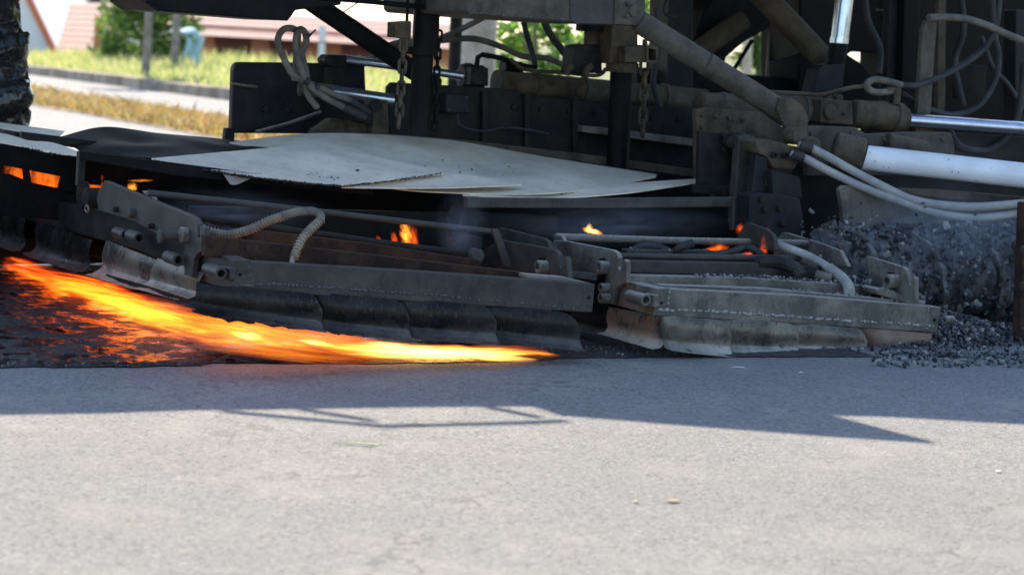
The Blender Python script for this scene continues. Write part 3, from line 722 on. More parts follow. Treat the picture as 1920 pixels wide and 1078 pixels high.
ribbed('gas_hose', [(1420, 492, .42), (1460, 492, .40), (1490, 503, .34), (1502, 520, .30)], 12, 4.5, M_HOSEB, HR, .1)
rod('hose_fitting', [(1530, 515, .3), (1560, 522, .25)], 9, M_HOSE, HR)
rod('hose_fitting', [(1548, 516, .28), (1552, 540, .26)], 6, M_TAUPE, HR)
# plates at its right end
ep = PU('end_plate', [(1590, 471), (1600, 472), (1693, 501), (1699, 506), (1705, 533), (1708, 536), (1710, 522), (1713, 519), (1716, 522), (1716, 566), (1642, 550), (1600, 510)], uE - .10, .02, M_TAUPE, HR)
disc_u('bushing', 1662, 528, uE - .15, 14, .09, M_TAUPE, ep, .6); disc_u('boss', 1667, 528, uE - .115, 18, .015, M_BLACK, ep)
PU('end_plate', [(1450, 450), (1467, 436), (1475, 437), (1540, 457), (1575, 470), (1590, 500), (1450, 490)], uE - .22, .02, M_TAUPE, HR)
PU('end_plate', [(1385, 440), (1398, 418), (1404, 418), (1436, 430), (1448, 440), (1452, 452), (1452, 470), (1385, 465)], uE - .5, .02, M_GREY, HR)
PV('foot_plate', [(1642, 542), (1655, 540), (1735, 570), (1728, 577), (1645, 552)], .085, .10, M_TAUPE, HR)
disc_u('bushing', 1770, 600, uE + .02, 8, .05, M_TAUPE, HR, .55)
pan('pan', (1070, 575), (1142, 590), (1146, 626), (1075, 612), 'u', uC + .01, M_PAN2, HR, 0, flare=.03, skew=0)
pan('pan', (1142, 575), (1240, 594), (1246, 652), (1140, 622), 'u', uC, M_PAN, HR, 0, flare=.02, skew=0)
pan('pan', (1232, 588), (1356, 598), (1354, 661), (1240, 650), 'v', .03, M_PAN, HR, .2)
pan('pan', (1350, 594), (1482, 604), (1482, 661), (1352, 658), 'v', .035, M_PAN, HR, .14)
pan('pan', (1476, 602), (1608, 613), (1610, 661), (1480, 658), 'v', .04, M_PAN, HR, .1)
pan('pan', (1612, 612), (1731, 622), (1730, 653), (1628, 662), 'v', .045, M_PAN3, HR, 0)
PV('under_light_blocker', [(1040, 470), (1600, 500), (1600, 640), (1040, 620)], .95, .03, M_BLACK, HR)  # added black sheet that keeps the view behind these pans dark
def dusty(poly, v, z=.0):
    def fn():
        s = random.random(); i = random.randrange(len(poly) - 1)
        x = poly[i][0] + (poly[i + 1][0] - poly[i][0]) * s; y = poly[i][1] + (poly[i + 1][1] - poly[i][1]) * s
        return pv(x, y + random.uniform(-2, 2), v + random.uniform(0, .06)), 1
    return fn
crumbs('asphalt_crumbs', dusty([(1655, 541), (1730, 570)], .10), 260, .006, HR, wts=(1, 3, 5))
crumbs('asphalt_crumbs', dusty([(1300, 516), (1450, 520), (1630, 534)], .20), 260, .004, HR, wts=(2, 4, 3))
crumbs('asphalt_crumbs', dusty([(1480, 543), (1675, 562), (1700, 568)], .09), 240, .004, HR, wts=(2, 4, 3))
crumbs('asphalt_crumbs', dusty([(1590, 522), (1640, 535), (1560, 515)], .24), 200, .007, HR, wts=(5, 4, 2))
crumbs('asphalt_crumbs', dusty([(1180, 467), (1330, 469)], .62), 60, .004, HR, wts=(2, 4, 1))

# ------------------------------------------------------------------ loose steel sheets lying over the burners
def plate(name, back, front, label, mat=M_SHEET, thick=.005, seed=0, n=40, m=14, wob=.016, lin=False):
    A = [pv(*q) for q in back]; B = [pv(*q) for q in front]
    if not lin: A = spline(A, max(2, n // (len(back) - 1))); B = spline(B, max(2, n // (len(front) - 1)))
    def samp(S, s):
        k = s * (len(S) - 1); i = min(int(k), len(S) - 2); return S[i].lerp(S[i + 1], k - i)
    bm = NB(); g = []
    for i in range(n + 1):
        s = i / n; a = samp(A, s); b = samp(B, s); row = []
        for j in range(m + 1):
            t = j / m; p = a.lerp(b, t)
            e = math.sin(math.pi * t) * math.sin(math.pi * s)
            p = p + ZZ * (wob * noise.noise(Vector((p.x * 3, p.y * 3, seed))) * e * 3)
            if j in (0, m) or i in (0, n): p = p + (a - b).normalized() * .004 * noise.noise(p * 60)
            row.append(bm.verts.new(p))
        g.append(row)
    for x, y in zip(g, g[1:]):
        for j in range(m):
            try: bm.faces.new((x[j], x[j + 1], y[j + 1], y[j]))
            except ValueError: pass
    bmesh.ops.remove_doubles(bm, verts=bm.verts, dist=1e-5)
    bmesh.ops.solidify(bm, geom=bm.faces[:], thickness=thick)
    o = P(name, bm, mat, None, 'auto')
    return tag(o, label, 'steel sheet', 'loose steel sheets over the burners')
big = plate('steel_sheet', [(430, 267, 1.95), (598, 250, 2.0), (826, 261, 2.02), (1020, 294, 1.9), (1232, 327, 1.72)],
            [(470, 276, 1.75), (690, 345, 1.15), (880, 362, 1.0), (1060, 360, 1.05), (1228, 332, 1.5)], 'largest pale grey steel sheet, sagging across the back of the heaters', seed=1)
low = plate('steel_sheet', [(868, 356, 1.08), (1000, 357, 1.10), (1150, 345, 1.25), (1345, 333, 1.5)], [(868, 366, .99), (1010, 371, .98), (1180, 361, 1.02), (1348, 335, 1.44)], 'narrow curved steel sheet showing below the largest sheet, above the flat rail', seed=2)
top = plate('steel_sheet', [(284, 297, 1.25), (430, 284, 1.42), (580, 270, 1.62), (705, 294, 1.40), (832, 321, 1.18)], [(288, 299, 1.22), (460, 329, 1.06), (640, 347, .95), (735, 338, 1.03), (830, 324, 1.13)], 'uppermost steel sheet with ragged dark front edge and black crumbs', seed=3, lin=True)
mid = plate('steel_sheet', [(640, 346, 1.0), (760, 336, 1.1), (860, 328, 1.18), (975, 343, 1.1)], [(640, 351, .97), (760, 352, .96), (860, 351, .97), (978, 346, 1.06)], 'pointed steel sheet lying between the uppermost and the largest sheet', seed=4)
lft = plate('steel_sheet', [(-30, 240, 2.0), (43, 263, 1.8), (100, 268, 1.75), (155, 288, 1.5)], [(-30, 262, 1.75), (43, 274, 1.65), (100, 286, 1.52), (155, 292, 1.46)], 'small pale steel sheet next to the tar caked wheel', seed=5)
flp = plate('steel_sheet', [(412, 318, 1.12), (450, 322, 1.1), (492, 325, 1.08)], [(432, 346, 1.08), (438, 347, 1.08), (446, 346, 1.08)], 'bent pinkish corner of sheet hanging below the uppermost sheet', simple('pinkish_steel', (.36, .27, .26), .6, .2, 30, .3), seed=6)
back_ = plate('steel_sheet', [(112, 257, 2.1), (196, 238, 2.3), (300, 250, 2.25), (430, 262, 2.1), (600, 285, 1.8)], [(150, 282, 1.75), (230, 292, 1.55), (300, 297, 1.35), (380, 297, 1.32), (520, 288, 1.55)], 'soot black steel sheet bent up behind the uppermost sheet', M_BLACK, seed=7)
bak2 = plate('steel_sheet', [(-40, 225, 2.6), (45, 236, 2.5), (120, 246, 2.4)], [(-40, 232, 2.4), (45, 247, 2.3), (112, 254, 2.25)], 'pale steel sheet edge behind the soot black bent sheet', seed=8)
def edge_crust(pts, sheet_o, r=3):
    it = []
    for (x0, y0, v0), (x1, y1, v1) in zip(pts, pts[1:]):
        n = int(math.hypot(x1 - x0, y1 - y0) / 2.2)
        for i in range(n):
            s = i / n; p = pv(x0 + (x1 - x0) * s, y0 + (y1 - y0) * s + random.uniform(-.5, 2.0), v0 + (v1 - v0) * s)
            it.append((p, r * mpp(p) * random.uniform(.5, 1.2), None, 0, .3))
    lumps('tar_crust', it, [M_CRUST], sheet_o)
edge_crust([(288, 301, 1.22), (400, 321, 1.10), (480, 333, 1.04), (560, 343, .98), (640, 349, .95)], top, 2.6)
edge_crust([(640, 349, .95), (740, 338, 1.03), (830, 324, 1.13)], top, 1.7)
edge_crust([(43, 276, 1.65), (100, 288, 1.52), (155, 294, 1.46)], lft, 2.2)
edge_crust([(868, 364, 1.0), (1060, 362, 1.05), (1228, 333, 1.5)], big, 1.2)
def on_top():
    s = random.random(); x = 470 + 180 * s; y = 329 + 16 * s - abs(random.gauss(0, 1)) * 7
    return pv(x, y, 1.0 + (345 - y) * .008), 1
crumbs('asphalt_crumbs', on_top, 60, .004, top, wts=(6, 2, 0))
def on_big():
    x = random.uniform(660, 1150); y = 275 + (x - 600) * .085 + random.random() * 48
    v = 2.0 - (y - (262 + (x - 830) * .12)) * .0108
    return pv(x, y, max(1.05, min(2.0, v)) - .03), 1
crumbs('asphalt_crumbs', on_big, 90, .0035, big, wts=(6, 3, 0))

# ------------------------------------------------------------------ the machine
mb = loc(.4, 2.2, 0)
RM = tag(empty('road_recycling_machine', mb), 'big dark dusty road recycling machine with pipes, hoses and chains', 'road machine')
# roof and upper body stand above the picture; their edge throws the shadow on the road
H = 4.2
def up_from_shadow(px, py, h=H): return pz(px, py) - SUN_TRAVEL * (h / math.sin(SUN_EL))
edge = [(-1500, 800), (-420, 782), (0, 778), (200, 775), (330, 770), (560, 767), (800, 763), (1000, 762), (1050, 779), (1300, 799), (1560, 819), (1758, 832), (1690, 815), (1555, 779), (1660, 781), (1920, 796), (2250, 812), (3000, 840), (4300, 880)]
ro = [up_from_shadow(*q) for q in edge]
v_back = 8.0
ro += [loc(uof(ro[-1]), v_back, H), loc(uof(ro[0]), v_back, H)]
bm = NB(); prism(bm, ro, ZZ * -.06); P('roof', bm, M_DARK, RM)
bm = NB()
for a, b_ in (((420, 771), (570, 785)), ((570, 785), (720, 799)), ((720, 799), (960, 793)), ((960, 793), (1062, 789)), ((565, 767), (700, 789)), ((915, 763), (1010, 782))):
    tube(bm, [up_from_shadow(*a), up_from_shadow(*b_)], .022, 8)
P('roof_railing', bm, M_GREY, RM)
bm = NB(); prism(bm, [loc(-1.0, 2.9, 1.78), loc(3.4, 2.9, 1.78), loc(3.4, 5.6, 1.78), loc(-1.0, 5.6, 1.78)], ZZ * (H - .06 - 1.78 - .003), .03); ub = P('upper_body', bm, M_DARK, RM)
bm = NB(); prism(bm, [loc(1.3, 1.5, 1.78), loc(3.4, 1.3, 1.78), loc(3.4, 2.89, 1.78), loc(1.3, 2.89, 1.78)], ZZ * .45, .03); P('unseen_shade_box', bm, M_DARK, RM)  # unseen box added overhead to keep the right side dark
for q in range(3):
    bm = NB(); prism(bm, [loc(-.9 + q * .72, 2.87, 1.9), loc(-.24 + q * .72, 2.87, 1.9), loc(-.24 + q * .72, 2.87, 3.2), loc(-.9 + q * .72, 2.87, 3.2)], V * .02, .008); P('side_door', bm, M_GREY, ub)
for u, v in ((-2.2, 5.4), (3.6, 3.4), (3.6, 7.6), (-2.2, 7.6)):
    bm = NB(); cyl(bm, loc(u, v, 0.0), loc(u, v, H - .064), .05); P('roof_post', bm, M_DARK, RM, 'auto')
# dark plates at the top left
PV('fuel_tank', [(274, 3), (298, 21), (540, 40), (555, 20), (640, 10), (650, -300), (284, -300)], 1.6, .5, M_BLACK, RM, .006)
PV('tank_lip', [(268, 0), (300, 18), (296, 22), (274, 6)], 1.58, .02, M_BLACK, RM, .002)
PV('bracket', [(-60, -60), (16, -60), (15, 25), (-60, 25)], 1.3, .2, M_BLACK, RM)
rod('tie_rod', [(600, -4, 1.6), (700, 4, 1.6), (790, 14, 1.65)], 5.5, M_BLACK, RM)
rod('cable', [(640, 26, 2.0), (672, 5, 2.0), (690, -12, 2.0)], 1.3, M_HOSEB, RM, 6)
rod('brace_tube', [(572, -4, 1.85), (815, 160, 2.1)], 19, M_BLACK, RM, 18)
# left rear steel box with rods and hoses
bx = PV('side_plate', [(434, 250), (438, 130), (441, 122), (448, 117), (560, 118), (684, 121), (686, 165), (686, 252)], 2.45, .05, M_BLOCK, RM, .006)
PV('foot_bracket', [(424, 240), (440, 242), (440, 264), (421, 264)], 2.4, .04, M_DARK, RM)
for x, y in ((500, 206), (541, 206)): bolt_v(x, y, 2.43, 7, M_BLOCK, bx)
rod('stick', [(480, 248, 2.3), (540, 232, 2.32), (602, 210, 2.35)], 3.2, M_TAUPE, RM, 8)
rod('wire', [(434, 157, 2.42), (482, 164, 2.42)], 3, M_TAUPE, RM, 6)
cb = PV('rod_eye', [(606, 112), (614, 103), (651, 104), (651, 126), (625, 127), (610, 124)], 2.3, .08, M_DARK, RM, .006); disc_v('pin', 617, 114, 2.27, 9, .03, M_DARK, cb)
PV('rod_arm', [(614, 126), (636, 126), (620, 165), (610, 163)], 2.34, .04, M_DARK, RM)
rod('chrome_rod', [(640, 111, 2.33), (770, 128, 2.33), (866, 143, 2.33)], 8, M_CHROME, RM, 16)
rod('chrome_rod', [(622, 172, 2.2), (735, 188, 2.2)], 12, M_CHROME, RM, 18)
rod('cylinder_barrel', [(560, 166, 2.25), (632, 175, 2.22)], 15, M_BROWN, RM, 18, c=.008)
PV('deck_lip', [(585, 246), (620, 222), (700, 235), (700, 252), (640, 250)], 2.15, .05, M_BROWN, RM)
pb = PV('pivot_block', [(697, 252), (699, 196), (705, 190), (728, 188), (730, 252)], 2.08, .12, M_BROWN, RM, .006); 
disc_v('boss', 706, 198, 2.05, 12, .03, M_DARK, pb)
for pts in ([(690, 212, 2.02), (672, 199, 2.0), (655, 188, 1.98), (625, 177, 1.96), (592, 162, 1.94), (552, 142, 1.92), (530, 105, 1.92), (521, 77, 1.92), (530, 57, 1.92), (547, 54, 1.93), (558, 64, 1.98), (556, 100, 2.05), (552, 150, 2.1)],
            [(684, 220, 2.0), (664, 210, 1.98), (642, 200, 1.96), (605, 180, 1.94), (575, 152, 1.92), (557, 107, 1.9), (555, 72, 1.9), (562, 56, 1.92), (572, 62, 1.95), (574, 82, 1.97), (566, 100, 1.98), (574, 137, 1.98), (577, 175, 1.99), (595, 202, 2.0)]):
    hs = rod('hydraulic_hose', pts, 6.2, M_HOSE, RM, 12, True)
    rod('hose_fitting', [pts[0], pts[1], pts[2]], 7.6, M_HOSEB, hs, 10)
PV('hose_manifold', [(676, 204), (700, 206), (700, 236), (674, 228)], 2.05, .06, M_DARK, RM)
rod('cable_tie', [(574, 66, 1.9), (584, 64, 1.9), (592, 56, 1.9), (586, 62, 1.9), (578, 72, 1.9)], 1.6, M_HOSEB, RM, 6)
# posts with chains
def link_mesh(L, r):
    bm = NB(); w_ = L * .46; pts = []
    for i in range(24):
        a = 2 * math.pi * i / 24; x = math.cos(a) * w_ * .5; z = math.sin(a) * w_ * .5 + (L * .5 - w_ * .5) * (1 if math.sin(a) > 0 else -1)
        pts.append(Vector((x, 0, z)))
    pts.append(pts[0].copy()); tube(bm, pts, r, 8, False); return bm
def chain(pts, Lpx, rpx, mat):
    p = spline([pv(*q) for q in pts], 12); d = [0]
    for a, b_ in zip(p, p[1:]): d.append(d[-1] + (b_ - a).length)
    L = Lpx * mpp(p[0]); r = rpx * mpp(p[0]); step = (L - 2.2 * r); n = int(d[-1] / step)
    e = empty('chain', p[-1]); WL[e.name] = p[-1]; e.parent = RM; e.location = p[-1] - WL[RM.name]
    first = None; k = 0
    for i in range(n):
        s = (i + .5) * step
        while k < len(d) - 2 and d[k + 1] < s: k += 1
        c = p[k].lerp(p[k + 1], (s - d[k]) / (d[k + 1] - d[k])); dr = (p[k + 1] - p[k]).normalized()
        if first is None:
            bm = link_mesh(L, r); me = bpy.data.meshes.new('link'); 
            for f in bm.faces: f.smooth = True
            bm.to_mesh(me); bm.free(); me.materials.append(mat)
        o = bpy.data.objects.new('link', me); COL.objects.link(o); first = o
        o.parent = e; o.location = c - p[-1]
        o.rotation_mode = 'QUATERNION'; q = dr.to_track_quat('Z', 'X')
        o.rotation_quaternion = q @ Quaternion((0, 0, 1), TH + (R(75) if i % 2 else R(-12)))
    return e
po = rod('lifting_post', [(802, -60, 1.75), (800, 22, 1.75), (797, 100, 1.75)], 25, M_BLACK, RM, 24)
rod('post_collar', [(791, 90, 1.75), (790, 104, 1.75)], 31, M_BLACK, po, 24)
rod('post_tube', [(793, 100, 1.75), (785, 254, 1.75)], 20, M_BLACK, po, 24)
rod('post_head', [(805, -40, 1.7), (803, 20, 1.7)], 30, M_BLACK, po, 24)
bl_ = PV('chain_block', [(742, 42), (772, 40), (771, 74), (741, 71)], 1.66, .09, M_BROWN, RM, .005)
rod('chain_rod', [(765, -40, 1.7), (763, 42, 1.7)], 3.2, M_BLACK, bl_, 8)
chain([(757, 74, 1.68), (753, 150, 1.68), (746, 250, 1.68)], 27, 3.0, M_BROWN)
chain([(824, 60, 1.72), (819, 140, 1.72), (815, 250, 1.72)], 22, 2.4, M_BLACK)
# dark bulkhead and rear cylinder
PV('bulkhead', [(728, 252), (730, 164), (738, 155), (935, 166), (1010, 182), (1150, 196), (1320, 206), (1320, 330), (730, 330)], 2.25, .05, M_DARK, RM, .006)
PV('deck_edge', [(585, 248), (730, 252), (880, 264), (1150, 296), (1330, 322), (1330, 336), (1150, 312), (880, 276), (585, 252)], 2.03, .06, M_BROWN, RM)
PV('bulkhead_step', [(1092, 236), (1134, 240), (1310, 262), (1310, 276), (1092, 248)], 2.17, .07, M_TAUPE, RM)
rod('cylinder_barrel', [(930, 155, 2.45), (1320, 190, 2.45)], 24, M_BROWN, RM, 28)
cg = rod('cylinder_gland', [(864, 143, 2.42), (905, 146, 2.42)], 23, M_DARK, RM, 24, c=.008)
rod('gland_ring', [(872, 143, 2.41), (880, 144, 2.41)], 25, M_DARK, cg, 24)
vbk = PV('valve_block', [(884, 126), (916, 128), (916, 162), (882, 160)], 2.32, .1, M_DARK, RM, .005); disc_v('boss', 895, 147, 2.3, 13, .03, M_DARK, vbk)
rod('valve_elbow', [(893, 128, 2.36), (896, 108, 2.36), (905, 103, 2.36), (918, 106, 2.36)], 5, M_BLACK, RM, 10)
rod('hydraulic_hose', [(912, 104, 2.36), (940, 110, 2.36), (975, 122, 2.4), (1005, 128, 2.4)], 5, M_BLACK, RM, 10, True)
rod('hydraulic_hose', [(680, 122, 2.6), (735, 84, 2.6), (800, 79, 2.6), (882, 73, 2.6), (937, 87, 2.6), (980, 106, 2.6), (1025, 110, 2.6), (1060, 124, 2.6)], 6, M_HOSE, RM, 12, True)
rod('hydraulic_hose', [(700, 92, 2.7), (780, 88, 2.7), (850, 62, 2.6), (910, 32, 2.5)], 5.5, M_HOSE, RM, 12, True)
rod('hydraulic_hose', [(978, 20, 2.5), (986, 60, 2.5), (998, 100, 2.5), (1004, 128, 2.5)], 5.5, M_HOSEB, RM, 12, True)
rod('hydraulic_hose', [(1012, 20, 2.4), (1030, 62, 2.4), (1058, 100, 2.4), (1078, 132, 2.4)], 7, M_HOSEB, RM, 12, True)
rod('steel_line', [(957, 112, 2.3), (965, 118, 2.3), (985, 131, 2.3), (1060, 137, 2.3), (1118, 142, 2.3), (1136, 130, 2.3)], 4, M_BROWN, RM, 10, True)
rod('cylinder_cap', [(942, 126, 2.46), (975, 130, 2.46)], 14, M_BLACK, RM, 18)
for q in range(9):
    x = 860 + q * 52; bolt_v(x, 186 + (x - 860) * .075 + 8, 2.235, 5, M_DARK, RM)
weld_line([(884, 25), (1010, 34), (1150, 44)], 1.248, RM, 8, 1.8, .2)
for x in (905, 985, 1075):
    PV('stiffener', [(x, 172 + (x - 905) * .06), (x + 9, 173 + (x - 905) * .06), (x + 9, 300), (x, 300)], 2.22, .03, M_DARK, RM, .002)
jb = PV('junction_box', [(836, 176), (880, 178), (880, 214), (836, 212)], 2.16, .09, M_BLOCK, RM, .006)
for x, y in ((841, 181), (875, 183), (841, 207), (875, 209)): bolt_v(x, y, 2.152, 2.5, M_GREY, jb, .008)
rod('cable', [(858, 213, 2.18), (862, 235, 2.16), (900, 246, 2.14), (960, 240, 2.16), (1030, 252, 2.14)], 2.6, M_HOSEB, RM, 8, True)
for a_, b2_ in (((1000, 162, 2.45), (1008, 163, 2.45)), ((1090, 170, 2.45), (1098, 171, 2.45)), ((1240, 183, 2.45), (1248, 184, 2.45))): rod('barrel_band', [a_, b2_], 26, M_DUST, RM, 24)
for a_, b2_ in (((1350, 201, 1.545), (1358, 201, 1.543)), ((1500, 205, 1.51), (1508, 205, 1.51))): rod('barrel_band', [a_, b2_], 28, M_DUST, RM, 24)
for q, (x, y) in enumerate(((1320, 216), (1345, 219), (1370, 222), (1395, 226), (1320, 240), (1320, 290), (1345, 330))): bolt_v(x, y, 1.43, 4.5, M_BROWN, RM, .02)
for x, y in ((1524, 252), (1600, 252), (1660, 262), (1770, 262), (1770, 310), (1650, 315)): bolt_v(x, y, 1.205, 5, M_DUST, RM, .02)
rod('hydraulic_hose', [(1320, 262, 1.4), (1350, 300, 1.38), (1345, 340, 1.36), (1330, 380, 1.3)], 5, M_HOSEB, RM, 10, True)
rod('hydraulic_hose', [(1230, 20, 2.3), (1238, 80, 2.3), (1225, 150, 2.3), (1240, 210, 2.3)], 6, M_HOSEB, RM, 10, True)
rod('hydraulic_hose', [(1620, -20, 2.1), (1628, 40, 2.1), (1650, 90, 2.05), (1648, 140, 2.0)], 6, M_HOSEB, RM, 10, True)
rod('hydraulic_hose', [(1800, -20, 2.2), (1806, 60, 2.2), (1790, 120, 2.2), (1806, 200, 2.1)], 6, M_HOSEB, RM, 10, True)
rod('steel_line', [(1640, 20, 2.4), (1660, 22, 2.4), (1664, 80, 2.4)], 4, M_BROWN, RM, 8)
PV('bracket', [(1800, 120), (1850, 124), (1846, 190), (1796, 186)], 2.3, .06, M_DARK, RM, .005)
PV('bracket', [(1640, 190), (1668, 190), (1668, 214), (1640, 214)], 1.7, .06, M_BROWN, RM, .005)
for x, y, v in ((592, 164, 1.93), (575, 153, 1.91)): rod('hose_clamp', [(x - 3, y - 2, v), (x + 4, y + 2, v)], 8, M_HOSEB, RM, 12)
# coupling above the rear cylinder
rod('coupling_flange', [(1110, 42, 2.1), (1109, 60, 2.1)], 30, M_BLACK, RM, 24)
rod('coupling_neck', [(1111, 58, 2.1), (1110, 88, 2.1)], 16, M_BROWN, RM, 20)
cp = PV('coupling_block', [(1080, 88), (1092, 84), (1128, 84), (1130, 138), (1072, 138)], 2.05, .12, M_DARK, RM, .008)
for x in (1062, 1098): rod('claw', [(x, 142, 2.0), (x + 2, 132, 2.0), (x + 12, 124, 2.0)], 6, M_BROWN, cp, 10)
# cross beam with end plate, right post, bracket
cbm = PV('cross_beam', [(878, -420), (1232, -420), (1209, 50), (1152, 47), (1010, 38), (882, 28), (875, 21)], 1.25, .85, M_DUST, RM, .008)
ebp = PV('beam_end_plate', [(1172, -420), (1228, -420), (1207, 49), (1152, 46)], 1.235, .013, M_DUST, cbm, .003)
for x, y, rr, hx in ((1191, 21, 11.5, 6), (1180, 8, 4.5, 6), (1178, 31, 4.5, 6)): disc_v('bolt', x, y, 1.215, rr, .022, M_DUST, ebp, 0, 18 if rr > 9 else 6)
PV('beam_patch', [(1070, -240), (1154, -240), (1150, 46), (1080, 44), (1068, 34)], 1.246, .004, M_GREY, cbm, .001)
po = PV('rear_post', [(1147, 47), (1197, 49), (1196, 122), (1144, 120)], 1.95, .14, M_BROWN, RM, .006)
rod('post_collar', [(1167, 118, 2.0), (1166, 136, 2.0)], 31, M_BROWN, po, 24)
rod('post_tube', [(1165, 130, 2.0), (1158, 318, 2.0)], 21, M_BLACK, po, 24)
bkt = PV('square_bracket', [(1172, 88), (1212, 87), (1214, 118), (1172, 117)], 1.88, .12, M_BROWN, RM, .003)
bm = NB()
o1 = [(1212, 85), (1234, 88), (1234, 119), (1212, 118)]
i1 = [(1216, 91), (1230, 93), (1230, 114), (1216, 113)]
a = polyv(o1, 1.872); b_ = polyv(i1, 1.872)
va = [bm.verts.new(p) for p in a]; vbv = [bm.verts.new(p) for p in b_]; vc = [bm.verts.new(p + V * .1) for p in a]; vd = [bm.verts.new(p + V * .09) for p in b_]
for i in range(4):
    j = (i + 1) % 4
    bm.faces.new((va[i], va[j], vbv[j], vbv[i])); bm.faces.new((va[i], va[j], vc[j], vc[i])); bm.faces.new((vbv[i], vbv[j], vd[j], vd[i]))
bm.faces.new(vd); bm.faces.new(vc)
P('socket', bm, M_BROWN, bkt)
rod('chain_eye', [(1209, 74, 1.92), (1209, 88, 1.92)], 5, M_BROWN, bkt, 8)
chain([(1208, 116, 1.93), (1207, 180, 1.93), (1204, 268, 1.93)], 30, 3.3, M_BROWN)
# right bracing tubes
br_ = rod('brace_tube', [(1196, 40, 1.27), (1474, 214, 1.15)], 22, M_DUST, RM, 24, c=.006)
rod('brace_neck', [(1460, 205, 1.16), (1488, 226, 1.14)], 11, M_BROWN, br_, 16)
PV('brace_gusset', [(1456, 205), (1462, 184), (1486, 185), (1506, 199), (1517, 224), (1512, 248), (1500, 264), (1484, 268), (1474, 240), (1464, 222)], 1.10, .03, M_BROWN, br_, .004)
disc_v('pivot', 1502, 256, 1.02, 17, .09, M_BROWN, br_); 
rod('hose_clamp', [(1322, 119, 1.203), (1336, 128, 1.197)], 22.6, M_DUST, br_, 24)
br2 = rod('brace_tube', [(1400, -40, 2.5), (1550, 118, 2.3)], 23, M_BROWN, RM, 24)
PV('engine_cover', [(1318, 120), (1300, 80), (1322, 20), (1380, -70), (1460, -70), (1446, 52), (1398, 78), (1362, 108), (1356, 135)], 3.0, .2, M_BLACK, RM, .01)
rod('drive_shaft', [(1310, 96, 2.9), (1392, 38, 2.9)], 20, M_BROWN, RM, 18)
PV('engine_frame', [(1256, -80), (1300, -80), (1300, 170), (1252, 170)], 2.7, .2, M_BLOCK, RM, .008)
PV('engine_block', [(1296, -80), (1390, -80), (1340, 60), (1320, 150), (1298, 150)], 3.2, .3, M_BLACK, RM, .01)
PV('engine_sill', [(1196, 128), (1262, 130), (1370, 136), (1430, 143), (1500, 150), (1500, 230), (1196, 215)], 2.85, .25, M_BLACK, RM, .01)
PV('engine_block', [(1500, -80), (1672, -80), (1672, 92), (1640, 100), (1600, 96), (1556, 130), (1500, 190)], 3.1, .4, M_BLACK, RM, .012)
PV('engine_sill', [(1498, 120), (1580, 96), (1620, 122), (1652, 160), (1652, 240), (1498, 240)], 2.75, .3, M_BLACK, RM, .012)
PV('radiator_cowl', [(1690, -80), (2000, -80), (2000, 300), (1690, 300)], 3.0, .4, M_BLACK, RM, .012)
rod('cable', [(1410, 76, 2.8), (1378, 128, 2.8)], 4, M_BLACK, RM, 8)
rod('cable', [(1250, 0, 2.5), (1244, 20, 2.5), (1250, 28, 2.5), (1268, 32, 2.5)], 3, M_HOSEB, RM, 8, True)
PV('frame_column', [(1670, -80), (1700, -80), (1690, 190), (1662, 190)], 2.2, .05, M_BLOCK, RM, .005)
PV('frame_column', [(1699, -80), (1727, -80), (1722, 200), (1690, 200)], 2.14, .12, M_BLACK, RM, .005)
PV('thin_bar', [(1761, -80), (1775, -80), (1772, 215), (1758, 215)], 1.75, .03, M_BROWN, RM, .003)
PV('frame_column', [(1905, 20), (1935, 20), (1930, 260), (1903, 260)], 2.0, .1, M_BLOCK, RM, .005)
# vertical chromed ram
rm_ = rod('chrome_ram', [(1591, -60, 1.95), (1574, 76, 1.95)], 17, M_CHROME, RM, 24)
rod('ram_band', [(1574, 72, 1.95), (1573, 82, 1.95)], 18, M_CHROME, rm_, 24)
rod('ram_barrel', [(1573, 81, 1.95), (1566, 122, 1.95)], 17.5, M_BLACK, rm_, 24)
PV('ram_foot', [(1545, 122), (1584, 120), (1580, 172), (1524, 174), (1536, 130)], 1.9, .1, M_BLOCK, rm_, .006)
# lower right: barrels, glands, white pipe
rod('cylinder_barrel', [(1308, 200, 1.55), (1545, 206, 1.50)], 26, M_BROWN, RM, 28, c=.012)
PV('saddle_plate', [(1306, 206), (1330, 202), (1426, 211), (1470, 240), (1486, 300), (1486, 352), (1308, 348)], 1.45, .04, M_BROWN, RM, .005)
vk = PV('valve_block', [(1540, 188), (1546, 185), (1598, 190), (1600, 235), (1538, 230)], 1.38, .12, M_BROWN, RM, .005)
disc_v('boss', 1559, 211, 1.36, 14, .03, M_BROWN, vk); bolt_v(1585, 214, 1.365, 4, M_BROWN, vk)
for x in (1556, 1576): disc_v('cap', x, 184, 1.42, 7, .04, M_BROWN, vk)
cy = rod('cylinder_barrel', [(1596, 213, 1.44), (1682, 222, 1.40)], 27, M_BROWN, RM, 28, c=.012)
rod('gland_ring', [(1676, 221, 1.40), (1690, 223, 1.39)], 29, M_BROWN, cy, 28, c=.006); rod('gland_ring', [(1688, 223, 1.39), (1698, 224, 1.385)], 22, M_BROWN, cy, 28)
rod('chrome_rod', [(1692, 225, 1.385), (1990, 246, 1.25), (2500, 282, 1.02)], 12.5, M_CHROME, RM, 24)
rod('steel_line', [(1440, 173, 1.45), (1500, 176, 1.45), (1540, 178, 1.42), (1575, 170, 1.4), (1600, 164, 1.4), (1630, 162, 1.38)], 4.2, M_BROWN, RM, 10, True)
rod('hydraulic_hose', [(1672, 171, 1.38), (1645, 174, 1.38), (1629, 168, 1.38), (1626, 158, 1.38), (1638, 150, 1.38), (1660, 152, 1.38), (1690, 160, 1.38)], 6.5, M_HOSE, RM, 12, True)
